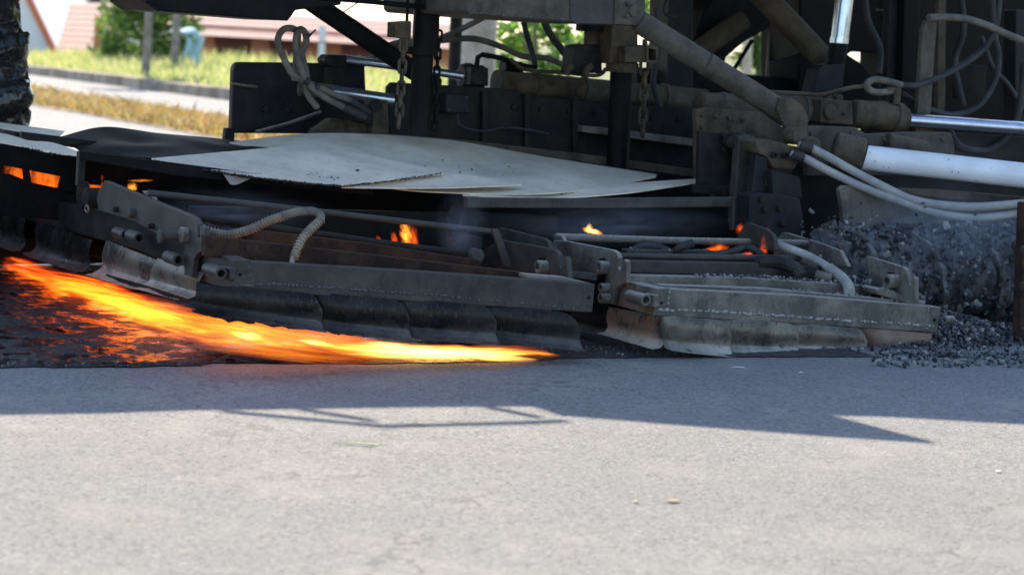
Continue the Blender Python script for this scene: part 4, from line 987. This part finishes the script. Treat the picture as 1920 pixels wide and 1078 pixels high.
rod('hydraulic_hose', [(1688, 160, 1.38), (1722, 159, 1.4), (1780, 136, 1.45), (1836, 100, 1.5), (1862, 66, 1.5), (1872, 20, 1.5), (1874, -40, 1.5)], 6, M_HOSEB, RM, 12, True)
el = rod('hose_fitting', [(1662, 170, 1.38), (1686, 171, 1.38)], 6.5, M_BROWN, RM, 10); rod('elbow', [(1683, 168, 1.37), (1681, 196, 1.37)], 7, M_BROWN, el, 10)
rod('hydraulic_hose', [(1690, 176, 1.5), (1740, 205, 1.5), (1790, 216, 1.5), (1836, 198, 1.5), (1866, 150, 1.5), (1872, 105, 1.5), (1864, 60, 1.5), (1860, -40, 1.5)], 6, M_HOSEB, RM, 12, True)
rod('hydraulic_hose', [(1775, 235, 1.6), (1800, 275, 1.6), (1850, 282, 1.6), (1890, 255, 1.6), (1912, 200, 1.6), (1920, 120, 1.6)], 7, M_HOSEB, RM, 12, True)
rod('hydraulic_hose', [(1840, 70, 1.8), (1862, 128, 1.8), (1890, 160, 1.8), (1925, 215, 1.8)], 5, M_HOSEB, RM, 12, True)
bk = PV('upright_bracket', [(1737, 39), (1757, 41), (1745, 216), (1720, 214), (1730, 60)], 1.42, .03, M_DUST, RM, .004)
rod('top_hose', [(1741, 34, 1.40), (1770, 33, 1.40), (1810, 36, 1.38), (1850, 48, 1.34), (1890, 66, 1.3), (1935, 84, 1.25)], 7, M_HOSE, RM, 12, True)
PV('bracket_foot', [(1718, 214), (1748, 216), (1752, 252), (1716, 250)], 1.40, .06, M_BROWN, bk)
PV('carrier_plate', [(1512, 242), (1522, 236), (1604, 239), (1625, 252), (1700, 248), (1784, 249), (1790, 275), (1788, 330), (1515, 330)], 1.22, .04, M_DUST, RM, .005)
rod('spare_barrel', [(1660, 272, 1.2), (1735, 288, 1.14)], 24, M_BROWN, RM, 24, c=.01)
PV('rear_carrier', [(1420, 300), (1640, 240), (2000, 262), (2700, 290), (2700, 620), (2000, 560), (1420, 480)], 1.62, .05, M_DARK, RM, .005)
gd = rod('pipe_gland', [(1560, 282, 1.06), (1617, 297, .98)], 37, M_BROWN, RM, 32, c=.012)
for a in range(8):
    c0 = pv(1617, 297, .98); c1 = pv(1560, 282, 1.06); dd = (c0 - c1).normalized(); s1 = dd.cross(ZZ).normalized(); s2 = s1.cross(dd)
    pp = c0 + (s1 * math.cos(a * math.pi / 4 + .3) + s2 * math.sin(a * math.pi / 4 + .3)) * 30 * mpp(c0)
    bm = NB(); cyl(bm, pp, pp + dd * .006, .007, 8); P('gland_screw', bm, M_BLACK, gd, 'auto')
rod('gland_lip', [(1613, 296, .985), (1620, 298, .975)], 27, M_DARK, gd, 28)
rod('white_pipe', [(1605, 294, .99), (1960, 334, .55), (2400, 386, .10)], 23.5, M_PIPE, RM, 32)
cl_ = PV('clamp_body', [(1418, 266), (1440, 262), (1480, 272), (1500, 276), (1500, 300), (1490, 318), (1452, 318), (1440, 296), (1422, 288)], 1.0, .14, M_BROWN, RM, .008)
for x, y in ((1454, 291), (1474, 292)): disc_v('bolt', x, y, .98, 6, .03, M_DARK, cl_, .5)
PV('hinge_lug', [(1512, 262), (1526, 256), (1540, 266), (1540, 290), (1520, 292), (1510, 280)], .98, .05, M_BROWN, cl_, .006); disc_v('bolt', 1527, 278, .96, 7, .03, M_DARK, cl_, .45)
for pts in ([(1499, 273, .95), (1520, 278, .94), (1556, 296, .9), (1596, 319, .86), (1654, 349, .8), (1712, 375, .74), (1781, 386, .68), (1851, 387, .6), (1960, 374, .48), (2150, 330, .3)],
            [(1485, 290, .95), (1505, 295, .94), (1550, 319, .9), (1619, 352, .83), (1677, 374, .77), (1735, 394, .72), (1790, 406, .66), (1851, 408, .6), (1960, 390, .5), (2150, 344, .3)]):
    hs = rod('hydraulic_hose', pts, 8, M_HOSEG, RM, 14, True)
    rod('hose_fitting', [pts[0], pts[1]], 10.5, M_HOSEB, hs, 12)
# bracket plate, bolt, posts and rails that carry the sheets
bp = PV('bracket_plate', [(1312, 246), (1395, 254), (1404, 262), (1404, 282), (1378, 286), (1374, 352), (1310, 346)], 1.22, .03, M_DARK, RM, .004)
b1 = disc_v('bolt_washer', 1382, 268, 1.19, 20, .03, M_DARK, bp); disc_v('bolt', 1372, 267, 1.15, 12, .045, M_DARK, bp, 0, 6)
for x, y in ((1360, 254), (1360, 282)): bolt_v(x, y, 1.195, 6, M_DARK, bp)
PV('frame_post', [(1386, 256), (1402, 252), (1417, 258), (1403, 422), (1375, 420), (1384, 290)], 1.12, .05, M_GREY, RM)
rp_ = PV('sheet_rail', [(877, 371), (1130, 372), (1388, 370), (1388, 388), (1130, 391), (877, 390)], .96, .04, M_GREY, RM)
PV('rail_leg', [(1376, 370), (1390, 370), (1387, 432), (1373, 432)], .955, .03, M_GREY, rp_)
PV('sheet_rail', [(1300, 346), (1372, 350), (1372, 368), (1300, 362)], 1.2, .03, M_DARK, RM)
PV('sheet_rail', [(150, 283), (330, 306), (700, 354), (700, 368), (330, 330), (150, 300)], 1.12, .03, M_BLACK, RM)
PV('rail_bar', [(40, 247), (182, 265), (181, 284), (40, 262)], 1.9, .03, M_DARK, RM)
PV('rail_leg', [(149, 284), (162, 286), (158, 352), (146, 350)], 1.25, .04, M_DARK, RM)
PV('vent_plate', [(-60, 262), (190, 296), (190, 348), (158, 346), (122, 333), (56, 320), (20, 313), (-60, 300)], 2.2, .02, M_BLACK, RM, .002)
PV('vent_plate', [(-60, 322), (18, 326), (60, 343), (110, 353), (190, 361), (190, 420), (-60, 400)], 2.19, .02, M_BLACK, RM, .002)
PV('vent_bar', [(43, 312), (55, 314), (60, 348), (46, 346)], 2.17, .02, M_BLACK, RM, .002)
PV('vent_bar', [(116, 326), (160, 334), (158, 364), (108, 358)], 2.17, .02, M_BLACK, RM, .002)
PV('under_tray', [(-90, 262), (160, 292), (700, 352), (900, 362), (900, 440), (160, 330), (-90, 318)], 2.6, .03, M_BLACK, RM)
bm = NB(); prism(bm, [loc(-3.0, 3.2, .012), loc(4.0, 3.2, .012), loc(4.0, 3.2, .56), loc(-3.0, 3.2, .56)], V * .04, .004); P('rear_light_blocker', bm, M_BLACK, RM)  # added black plate blocking the sunlit ground beyond the machine
# hinge block with bolts beside the right heater
hk = PV('hinge_block', [(1406, 368), (1420, 362), (1470, 366), (1500, 372), (1508, 420), (1496, 448), (1450, 462), (1404, 450)], .84, .1, M_BLOCK, RM, .006)
for x, y in ((1432, 376), (1438, 394), (1466, 392), (1470, 420)): bolt_v(x, y, .82, 7, M_DARK, hk, .03)
PV('hinge_plate', [(1448, 320), (1500, 332), (1505, 372), (1450, 366)], .95, .05, M_BLOCK, RM, .005)
PV('hinge_plate', [(1418, 290), (1440, 298), (1436, 360), (1410, 362)], 1.0, .05, M_BLOCK, RM, .005)
# mouldboard over the milling drum
PV('mouldboard', [(1574, 356), (1582, 348), (1690, 360), (2000, 396), (2600, 466), (2600, 620), (2000, 540), (1760, 500), (1640, 448), (1584, 424)], .85, .03, M_TAUPE, RM, .004)
PV('mouldboard_lip', [(1672, 354), (1760, 356), (2000, 376), (2600, 440), (2600, 460), (2000, 394), (1760, 372), (1690, 362)], .80, .045, M_BROWN, RM, .004)
# milling drum: shaft, helical flight and tar-caked cutting blocks
d0 = loc(uof(pz(1690, 650)), .52, .235); d1 = loc(uof(d0) + 2.2, .52, .235)
bm = NB(); NA = 72; NL = 210; g = []
for i in range(NL + 1):
    c0 = d0.lerp(d1, i / NL); row = []
    for k in range(NA):
        a = 2 * math.pi * k / NA; rad = V * math.cos(a) + ZZ * math.sin(a)
        q = c0 + rad * .13; row.append(bm.verts.new(c0 + rad * (.185 + .045 * noise.fractal(q * 11, 1, 2, 5))))
    g.append(row)
for x, y in zip(g, g[1:]):
    for k in range(NA): bm.faces.new((x[k], x[(k + 1) % NA], y[(k + 1) % NA], y[k]))
bm.faces.new(g[0]); bm.faces.new(g[-1][::-1])
M_DRUM = metal('asphalt_caked_drum', (.050, .051, .055), (.26, .25, .235), .8, .6, .7, bs=1.0)
dr = P('milling_drum', bm, M_DRUM, RM, True)
bm = NB(); prev = None
for i in range(341):
    t = i / 340; a = t * 6.4 * 2 * math.pi + .9; c0 = d0.lerp(d1, t); rad = V * math.cos(a) + ZZ * math.sin(a)
    ro_ = .222 + .03 * noise.noise((c0 + rad * .2) * 16)
    ring = [bm.verts.new(c0 + rad * .14 - U * .016), bm.verts.new(c0 + rad * ro_ - U * .012), bm.verts.new(c0 + rad * ro_ + U * .012), bm.verts.new(c0 + rad * .14 + U * .016)]
    if prev:
        for k in range(4): bm.faces.new((prev[k], prev[(k + 1) % 4], ring[(k + 1) % 4], ring[k]))
    prev = ring
P('flight', bm, M_DRUM, dr)
for i in range(48):
    t = (i + .5) / 48; a = t * 6.4 * 2 * math.pi + .9; c0 = d0.lerp(d1, t); rad = V * math.cos(a) + ZZ * math.sin(a); tn = -V * math.sin(a) + ZZ * math.cos(a)
    q = c0 + rad * .216
    bm = NB(); tube(bm, [q - tn * .03, q + tn * .02 + rad * .008, q + tn * .05 + rad * .022], .02, 8, True, lambda k: (1, .85, .35)[k]); P('cutting_pick', bm, M_GREY, dr)
def stuck():
    t = random.random(); a = random.uniform(math.pi * .25, math.pi * 1.3); c0 = d0.lerp(d1, t)
    return c0 + (V * math.cos(a) + ZZ * math.sin(a)) * (.20 + random.uniform(-.01, .03)), random.uniform(.5, 1.3)
crumbs('asphalt_crumbs', stuck, 2200, .010, dr, wts=(8, 2.5, .8))
# side column at the right edge
cm = PV('side_column', [(1922, 380), (1962, 380), (1955, 690), (1910, 684)], -.02, .05, M_RUST, RM, .004)
for y in (468, 536, 622): disc_u('bolt', 1916, y, uof(pv(1915, y, -.02)) - .012, 8, .02, M_BROWN, cm)

# ------------------------------------------------------------------ tar-caked wheel at the left edge
def wheel():
    YW = 10.4
    c = py_(-2, 205, YW); Rw = c.z - .005; W_ = .42
    uw = uof(c); root_u = uw - W_ / 2
    bm = NB(); NA, NW = 220, 26; g = []
    for i in range(NA):
        a = 2 * math.pi * i / NA; row = []
        rad = V * math.cos(a) + ZZ * math.sin(a)
        for j in range(NW + 1):
            s = j / NW * 2 - 1
            prof_ = 1 - abs(s) ** 6 * .10
            lug = math.sin(a * 17 + (1.5 if s > 0 else -1.5) * abs(s)); lug = max(-1, min(1, lug * 2.2))
            rr = Rw * prof_ - .045 + .04 * lug * (1 if abs(s) < .98 else .4)
            p = loc(uw - W_ / 2 + s * W_ / 2, 0, 0)
            q = rad * rr
            nz = noise.fractal(Vector((q.dot(V), q.z, s * .3)) * 22, 1.0, 2.0, 5) * .016 + noise.noise(Vector((q.dot(V), q.z, s)) * 9) * .014
            q = q + rad * min(nz, .03)
            pp = ORG + U * (uw - W_ / 2 + s * W_ / 2 + nz * .9 * (1 if abs(s) > .8 else 0)) + V * vof(c) + q
            pp.z = c.z + q.z
            row.append(bm.verts.new(Vector((pp.x, pp.y, max(pp.z, .003)))))
        g.append(row)
    for i in range(NA):
        x, y = g[i], g[(i + 1) % NA]
        for j in range(NW): bm.faces.new((x[j], x[j + 1], y[j + 1], y[j]))
    for j, (rin, du) in ((0, (.55, .05)), (NW, (.55, -.05))):
        inner = []
        for i in range(NA):
            a = 2 * math.pi * i / NA; rad = V * math.cos(a) + ZZ * math.sin(a)
            s = j / NW * 2 - 1; pp = ORG + U * (uw - W_ / 2 + s * W_ / 2 + du) + V * vof(c) + rad * Rw * rin; pp.z = c.z + math.sin(a) * Rw * rin
            inner.append(bm.verts.new(pp))
        for i in range(NA): bm.faces.new((g[i][j], g[(i + 1) % NA][j], inner[(i + 1) % NA], inner[i]))
    wh = empty('wheel', Vector((c.x, c.y, 0))); WL[wh.name] = Vector((c.x, c.y, 0)); wh.parent = RM; wh.location = WL[wh.name] - WL[RM.name]
    P('tyre', bm, M_TYRE, wh, True)
    cc = ORG + U * (uw - W_ + .06) + V * vof(c); cc.z = c.z
    bm = NB(); cyl(bm, cc, cc + U * (W_ - .12), Rw * .56, 40, .01); P('rim', bm, M_DARK, wh, 'auto')
    bm = NB(); cyl(bm, cc - U * .03, cc + U * (W_ - .16), .12, 24, .01); P('hub', bm, M_DARK, wh, 'auto')
wheel()

# ------------------------------------------------------------------ molten tar, scorched road, crumbled asphalt
def tar_sheet():
    bm = NB(); NX, NY = 420, 60; g = []
    edge_px = [(-420, 700), (0, 690), (180, 690), (330, 688), (372, 686), (400, 682), (470, 683), (700, 683), (960, 679), (1060, 673), (1240, 671), (1640, 670)]
    ep = [pz(*q) for q in edge_px]; eu = [(uof(p), vof(p)) for p in ep]
    u0_, u1_ = eu[0][0], eu[-1][0]
    for i in range(NX + 1):
        u = u0_ + (u1_ - u0_) * i / NX; ve = 0
        for (a, va_), (b, vb_) in zip(eu, eu[1:]):
            if a <= u <= b: ve = va_ + (vb_ - va_) * (u - a) / (b - a)
        ve += .022 * noise.noise(Vector((u * 9, 0, 0))) + .012 * noise.noise(Vector((u * 30, 2, 0)))
        row = []
        for j in range(NY + 1):
            t = (j / NY) ** 1.6; v = ve + t * 3.9
            pxl = (u - u0_) / (u1_ - u0_)
            wet = max(0, min(1, (uof(pz(420, 680)) - u) / .35))
            e = min(1, (v - ve) / .03)
            h = .0045 + e * (.004 + wet * (.002 + .006 * max(0, noise.fractal(Vector((u * 22, v * 22, 0)), 1, 2, 4)) + .007 * math.exp(-((v - ve - .04) / .03) ** 2) * (.6 + noise.noise(Vector((u * 26, v * 26, 5))))) + .002 * noise.noise(Vector((u * 40, v * 40, 3))))
            row.append(bm.verts.new(loc(u, v, max(.0042, h))))
        g.append(row)
    for x, y in zip(g, g[1:]):
        for j in range(NY):
            f = bm.faces.new((x[j], x[j + 1], y[j + 1], y[j]))
            pxx = uof(x[j].co); f.material_index = 0 if pxx < uof(pz(1010, 680)) else 1
    o = P('molten_tar', bm, [M_TAR, M_SCORCH], None, True); kind(o, 'stuff', 'glossy black molten tar spreading over the road under the heaters')
tar_sheet()
def bub():
    x = random.gauss(300, 70); y = random.uniform(640, 686); p = pz(x, y); return Vector((p.x, p.y, .008)), random.uniform(.4, 1)
bm = NB()
for i in range(60):
    p, k = bub(); res = bmesh.ops.create_icosphere(bm, subdivisions=2, radius=.006 * k); bmesh.ops.translate(bm, verts=res['verts'], vec=p)
o = P('tar_bubbles', bm, M_TAR, None, True); kind(o, 'stuff', 'small round bubbles on the molten tar')
def heap_h(u, v):
    a = uof(pz(1770, 660)); 
    return max(0, .10 * math.exp(-((u - a - .28) / .33) ** 2 - ((v - .32) / .26) ** 2))
def rgrav():
    u = uof(pz(1800, 665)) + random.gauss(.16, .27); v = .28 + random.gauss(0, .19)
    z = heap_h(u, v) + random.uniform(-.006, .014)
    return loc(u, v, max(.006, z)), 1
crumbs_o = crumbs('crumbled_asphalt', rgrav, 6500, .0062, None, wts=(7, 3, 1.2)); crumbs_o['label'] = 'heap of dark crumbled asphalt thrown up by the milling drum'
def rgrav2():
    x = random.uniform(1640, 1925); y = 664 + random.random() ** 2 * 26; p = pz(x, y); return Vector((p.x, p.y, .006)), random.uniform(.5, 1.2)
o = crumbs('loose_gravel', rgrav2, 420, .008, None, wts=(4, 4, 2)); o['label'] = 'loose asphalt gravel scattered on the road in front of the heap'
def rgrav3():
    x = random.uniform(1000, 1330); y = 652 + random.random() * 18; p = pz(x, y); return Vector((p.x, p.y, .009)), random.uniform(.4, .9)
o = crumbs('tar_grit', rgrav3, 500, .005, None, wts=(8, 2, .3)); o['label'] = 'coarse black tar grit under the gap between the heater banks'
def flying():
    s = random.random(); x = 1500 + 430 * s; y = 480 + 40 * s + random.gauss(0, 48); return pv(x, y, random.uniform(.25, .75)), random.uniform(.5, 1.2)
o = crumbs('flying_chips', flying, 420, .0065, None, wts=(6, 3, 2)); o['label'] = 'asphalt chips thrown up around the milling drum'

# bits of litter on the road
M_LITTER = simple('dry_leaf_tan', (.42, .30, .17), .8); M_BLADE = simple('pale_green_blade', (.40, .46, .25), .7); M_PAPER = simple('pale_chip', (.65, .62, .58), .8)
def bit(name, px, py, L, w_, ang, mat, label, cat):
    p = pz(px, py); d = Vector((math.cos(ang), math.sin(ang), 0)); s = Vector((-d.y, d.x, 0)); bm = NB()
    pts = [p - d * L, p - d * L * .3 + s * w_, p + d * L * .5 + s * w_ * .8, p + d * L, p + d * L * .4 - s * w_, p - d * L * .4 - s * w_]
    prism(bm, [q + ZZ * (.003 + .004 * math.sin(i * 2.1) ** 2) for i, q in enumerate(pts)], ZZ * .002); tag(P(name, bm, mat), label, cat)
bit('grass_blade', 672, 835, .075, .004, .03, M_BLADE, 'long pale green grass blade lying on the sunlit road', 'grass blade')
bit('dry_leaf', 1262, 942, .024, .009, .2, M_LITTER, 'curled tan dry leaf lying alone on the sunlit road', 'leaf')
bit('dry_leaf', 1192, 943, .008, .008, .8, M_LITTER, 'small round tan leaf scrap beside the curled dry leaf', 'leaf')
bit('twig', 1384, 691, .026, .002, .1, M_PAPER, 'thin pale twig in the shade below the dusty heater', 'twig')
bit('stone_chip', 1502, 701, .010, .007, .1, M_PAPER, 'flat dull stone chip in the shade near the pale twig', 'stone')
bit('stone_chip', 1872, 886, .010, .008, .6, M_PAPER, 'pale pebble with a dark side on the sunlit road', 'stone')

# ------------------------------------------------------------------ fire
def flame_mat(name, core, mid_, rim, strength, stretch=(1.5, 2.6, 6.5), warp=(.5, .8, 1.5), soft=.9, na=2.0):
    m = bpy.data.materials.new(name); m.use_nodes = True; n = m.node_tree; n.nodes.clear()
    out = N(n, 'ShaderNodeOutputMaterial'); em = N(n, 'ShaderNodeEmission'); n.links.new(em.outputs[0], out.inputs['Volume'])
    tc = N(n, 'ShaderNodeTexCoord')
    oi = N(n, 'ShaderNodeObjectInfo')
    mp = N(n, 'ShaderNodeMapping'); n.links.new(tc.outputs['Object'], mp.inputs[0]); mp.inputs['Scale'].default_value = stretch
    no = N(n, 'ShaderNodeTexNoise', noise_dimensions='4D'); n.links.new(mp.outputs[0], no.inputs['Vector']); no.inputs['Scale'].default_value = 1.7; no.inputs['Detail'].default_value = 6; no.inputs['Distortion'].default_value = .9
    n.links.new(mul(n, oi.outputs['Random'], 20.0), no.inputs['W'])
    n2 = N(n, 'ShaderNodeTexNoise', noise_dimensions='4D'); n.links.new(mp.outputs[0], n2.inputs['Vector']); n2.inputs['Scale'].default_value = 1.1; n2.inputs['Detail'].default_value = 3
    n.links.new(mul(n, oi.outputs['Random'], 31.0), n2.inputs['W'])
    sb = N(n, 'ShaderNodeVectorMath', operation='SUBTRACT'); n.links.new(n2.outputs['Color'], sb.inputs[0]); sb.inputs[1].default_value = (.5, .5, .5)
    ad = N(n, 'ShaderNodeVectorMath', operation='MULTIPLY_ADD'); n.links.new(sb.outputs[0], ad.inputs[0]); ad.inputs[1].default_value = warp; n.links.new(tc.outputs['Object'], ad.inputs[2])
    vm = N(n, 'ShaderNodeVectorMath', operation='LENGTH'); n.links.new(ad.outputs[0], vm.inputs[0])
    fall = mul(n, 1.0, vm.outputs['Value'], 'SUBTRACT')
    d = mul(n, mul(n, mul(n, no.outputs['Fac'], .5, 'SUBTRACT'), na), mul(n, fall, soft), 'ADD')
    d = ramp(n, d, .05, .60)
    vr = N(n, 'ShaderNodeVectorMath', operation='LENGTH'); n.links.new(tc.outputs['Object'], vr.inputs[0])
    dd = mul(n, mul(n, d, ramp(n, fall, 0.0, .25)), ramp(n, mul(n, 1.0, vr.outputs['Value'], 'SUBTRACT'), 0.0, .22))
    cr_ = N(n, 'ShaderNodeValToRGB'); n.links.new(dd, cr_.inputs[0])
    e = cr_.color_ramp.elements; e[0].position = 0; e[0].color = (*rim, 1); e[1].position = .9; e[1].color = (*core, 1)
    k = e.new(.45); k.color = (*mid_, 1)
    n.links.new(cr_.outputs[0], em.inputs[0])
    n.links.new(mul(n, mul(n, dd, dd), strength), em.inputs[1])
    m.cycles.homogeneous_volume = False
    try: m.cycles.volume_step_rate = .5
    except Exception: pass
    return m
FM_HOT = flame_mat('flame_yellow', (1, .62, .17), (1, .30, .022), (1, .09, .004), 15)
FM_MID = flame_mat('flame_orange', (1, .25, .013), (1, .115, .005), (.9, .038, .002), 4.6)
FM_RED = flame_mat('flame_red', (1, .15, .008), (1, .075, .003), (.7, .022, .001), 8)
FM_REDT = flame_mat('flame_red_tuft', (1, .13, .008), (1, .07, .004), (.7, .03, .001), 13, (1.4, 2.2, 1.6), (1.0, 1.0, 1.0), .8, 2.2)
FM_MIDS = flame_mat('flame_orange_tongue', (1, .30, .016), (1, .13, .006), (.9, .04, .002), 12, (1.2, 2, 2.4), (.8, 1.0, 1.2), .8, 2.4)
FM_HOTS = flame_mat('flame_yellow_tongue', (1, .60, .16), (1, .28, .02), (1, .09, .004), 22, (1.2, 2, 2.4), (.8, 1.0, 1.2), .8, 2.4)
FM_REDS = flame_mat('flame_red_tongue', (1, .17, .009), (1, .08, .004), (.8, .03, .001), 9, (1.2, 2, 2.4), (.8, 1.0, 1.2), .8, 2.4)
FM_GLOW = flame_mat('flame_red_glow', (1, .17, .010), (1, .075, .004), (.7, .03, .001), 4.5, (2.6, 2.2, 2.2), (.9, .9, .9), .8, 3.0)
FM_HOTT = flame_mat('flame_yellow_tuft', (1, .62, .15), (1, .34, .03), (1, .12, .006), 40, (1.6, 2.2, 1.0), (.8, .8, .8), .8, 2.2)
FM_TUFT = flame_mat('flame_tuft', (1, .34, .03), (1, .16, .008), (.9, .05, .003), 30, (2.2, 2.2, 1.0), (1.0, 1.0, .8), .75, 2.6)
def flame(p, q, h, d, mat, label, over=1.15):
    ax = (q - p); L = ax.length / 2 * over; c = (p + q) / 2
    bm = NB(); bmesh.ops.create_icosphere(bm, subdivisions=3, radius=1)
    me = bpy.data.meshes.new('flame'); bm.to_mesh(me); bm.free(); me.materials.append(mat)
    o = bpy.data.objects.new('flame', me); COL.objects.link(o)
    x = ax.normalized(); y = ZZ.cross(x).normalized(); z = x.cross(y)
    o.matrix_world = Matrix(((x.x * L, y.x * d, z.x * h, c.x), (x.y * L, y.y * d, z.y * h, c.y), (x.z * L, y.z * d, z.z * h, c.z), (0, 0, 0, 1)))
    tag(o, label, 'flame', 'flames around the heaters'); return o
ZB = .06
flame(pv(760, 662, .16), pv(1025, 666, .16), .034, .10, FM_HOT, 'bright yellow tip of the ground fire under the tilted heater\'s last pan')
flame(pv(600, 652, .16), pv(930, 666, .16), .036, .12, FM_HOT, 'yellow band of ground fire under the middle front pans')
flame(pv(300, 596, .18), pv(800, 668, .16), .072, .13, FM_MID, 'orange band of ground fire below the first front pan')
flame(pv(290, 600, .20), pv(560, 640, .16), .075, .13, FM_MID, 'vivid orange fire tongue beside the first front pan')
flame(pu(130, 560, uA + .12), pu(420, 625, uA + .12), .10, .12, FM_MID, 'broad orange fire streaming out below the shiny side pans')
flame(pu(10, 520, uA + .15), pu(300, 585, uA + .15), .10, .12, FM_RED, 'red fire stream below the dark side pans')
flame(pu(-260, 425, uA + .10), pu(140, 540, uA + .10), .11, .12, FM_RED, 'deep red end of the fire stream near the wheel')
flame(pv(330, 640, .06), pv(700, 680, .06), .035, .07, FM_MID, 'low orange fire tongue creeping over the tar edge')
rnd = random.Random(4)
for i in range(16):
    s_ = i / 15; x = 380 + 640 * s_; y = 625 + 42 * s_ ** .7 + rnd.uniform(-6, 8); L_ = rnd.uniform(35, 80)
    v_ = rnd.uniform(.03, .22)
    flame(pv(x - L_, y - rnd.uniform(-2, 10), v_), pv(x + L_, y + rnd.uniform(-2, 8), v_), rnd.uniform(.010, .022), .04, (FM_MIDS, FM_MIDS, FM_HOTS)[(i + (s_ > .6)) % 3], 'small ragged flame tongue in the ground fire below the front pans')
for i in range(9):
    s_ = i / 8; x = -20 + 340 * s_; y = 500 + 105 * s_ + rnd.uniform(-12, 14); L_ = rnd.uniform(40, 80)
    u_ = uA + rnd.uniform(.02, .25)
    flame(pu(x - L_, y - L_ * .3, u_), pu(x + L_, y + L_ * .3, u_), rnd.uniform(.014, .034), .04, FM_REDS, 'small ragged flame tongue in the fire stream below the side pans')
flame(pv(840, 655, .12), pv(1040, 660, .12), .03, .06, FM_MID, 'thin orange fire tongue licking past the last pan')
flame(pv(700, 464, .74), pv(795, 472, .74), .022, .05, FM_TUFT, 'low orange flame burning between the guard rails')
flame(pv(766, 480, .76), pv(757, 408, .76), .030, .04, FM_TUFT, 'upright orange flame leaping behind the guard rails')
flame(pv(778, 478, .78), pv(774, 420, .78), .022, .03, FM_REDT, 'dim red flame next to the upright orange flame')
flame(pv(745, 474, .74), pv(736, 432, .74), .018, .03, FM_REDT, 'short red flame left of the upright orange flame')
flame(pv(712, 462, .74), pv(708, 440, .74), .012, .02, FM_REDT, 'tiny red flame between the sooty guard rails')
flame(pv(1090, 428, .9), pv(1132, 440, .9), .016, .04, FM_HOTT, 'small bright yellow flame on the dusty guard rail')
flame(pv(1104, 440, .9), pv(1106, 418, .9), .014, .03, FM_HOTT, 'short yellow flame tip above the dusty guard rail')
flame(pv(1318, 472, .68), pv(1368, 462, .68), .020, .04, FM_REDT, 'orange flame among the hoses of the dusty heater')
flame(pv(1345, 474, .68), pv(1352, 452, .68), .018, .03, FM_REDT, 'small upright flame among the hoses of the dusty heater')
flame(pv(1428, 496, .55), pv(1440, 425, .55), .022, .03, FM_REDT, 'narrow orange flame licking up the dusty end plate')
flame(pv(1392, 480, .55), pv(1412, 474, .55), .016, .03, FM_REDT, 'low red flame under the bent black hose')
flame(pv(1380, 440, .9), pv(1396, 414, .9), .018, .03, FM_REDT, 'tiny red flame beside the frame post')
flame(pv(40, 352, 2.42), pv(140, 336, 2.42), .22, .10, FM_GLOW, 'red flame glowing behind the rail leg by the wheel')
flame(pv(5, 322, 2.42), pv(60, 326, 2.42), .14, .10, FM_GLOW, 'red flame glowing between wheel and dark crossbar')
flame(pv(150, 354, 2.42), pv(200, 356, 2.42), .10, .08, FM_GLOW, 'orange flame glowing behind the hanger plate')
flame(pv(244, 362, 1.2), pv(252, 342, 1.2), .025, .03, FM_TUFT, 'small yellow flame above the hanger plate')
flame(pv(236, 340, 1.22), pv(290, 338, 1.22), .008, .01, FM_TUFT, 'thin glowing orange streak above the hanger plate')

# ------------------------------------------------------------------ thin blue smoke
def smoke(name, c, ax, label, dens):
    m = bpy.data.materials.new('thin_smoke'); m.use_nodes = True; n = m.node_tree; n.nodes.clear()
    out = N(n, 'ShaderNodeOutputMaterial'); pvn = N(n, 'ShaderNodeVolumePrincipled'); n.links.new(pvn.outputs[0], out.inputs['Volume'])
    pvn.inputs['Color'].default_value = (.80, .86, .95, 1)
    tc = N(n, 'ShaderNodeTexCoord'); no = N(n, 'ShaderNodeTexNoise'); n.links.new(tc.outputs['Object'], no.inputs['Vector']); no.inputs['Scale'].default_value = 2.2; no.inputs['Detail'].default_value = 4; no.inputs['Distortion'].default_value = .8
    vm = N(n, 'ShaderNodeVectorMath', operation='LENGTH'); n.links.new(tc.outputs['Object'], vm.inputs[0])
    fall = ramp(n, mul(n, 1.0, vm.outputs['Value'], 'SUBTRACT'), 0, .9); fall = mul(n, fall, fall)
    n.links.new(mul(n, mul(n, fall, ramp(n, no.outputs['Fac'], .38, .7)), dens), pvn.inputs['Density'])
    bm = NB(); bmesh.ops.create_icosphere(bm, subdivisions=3, radius=1)
    me = bpy.data.meshes.new(name); bm.to_mesh(me); bm.free(); me.materials.append(m)
    o = bpy.data.objects.new(name, me); COL.objects.link(o)
    x, y, z = U * ax[0], V * ax[1], ZZ * ax[2]
    o.matrix_world = Matrix(((x.x, y.x, z.x, c.x), (x.y, y.y, z.y, c.y), (x.z, y.z, z.z, c.z), (0, 0, 0, 1)))
    kind(o, 'stuff', label)
smoke('smoke', pv(1760, 470, .45), (.70, .32, .36), 'thin bluish smoke drifting over the milling drum', 6.5)
smoke('smoke', pv(865, 430, .55), (.13, .12, .22), 'wisp of blue smoke beside the upright orange flame', 5.0)
smoke('smoke', pv(1150, 420, .75), (.7, .25, .13), 'faint smoke hanging over the dusty guard rails', 2.2)
smoke('smoke', pv(420, 400, .8), (.5, .3, .12), 'faint smoke hanging over the sooty guard rails', 1.6)
smoke('smoke', pv(1790, 300, .8), (.5, .2, .16), 'faint smoke around the white pipe', .9)
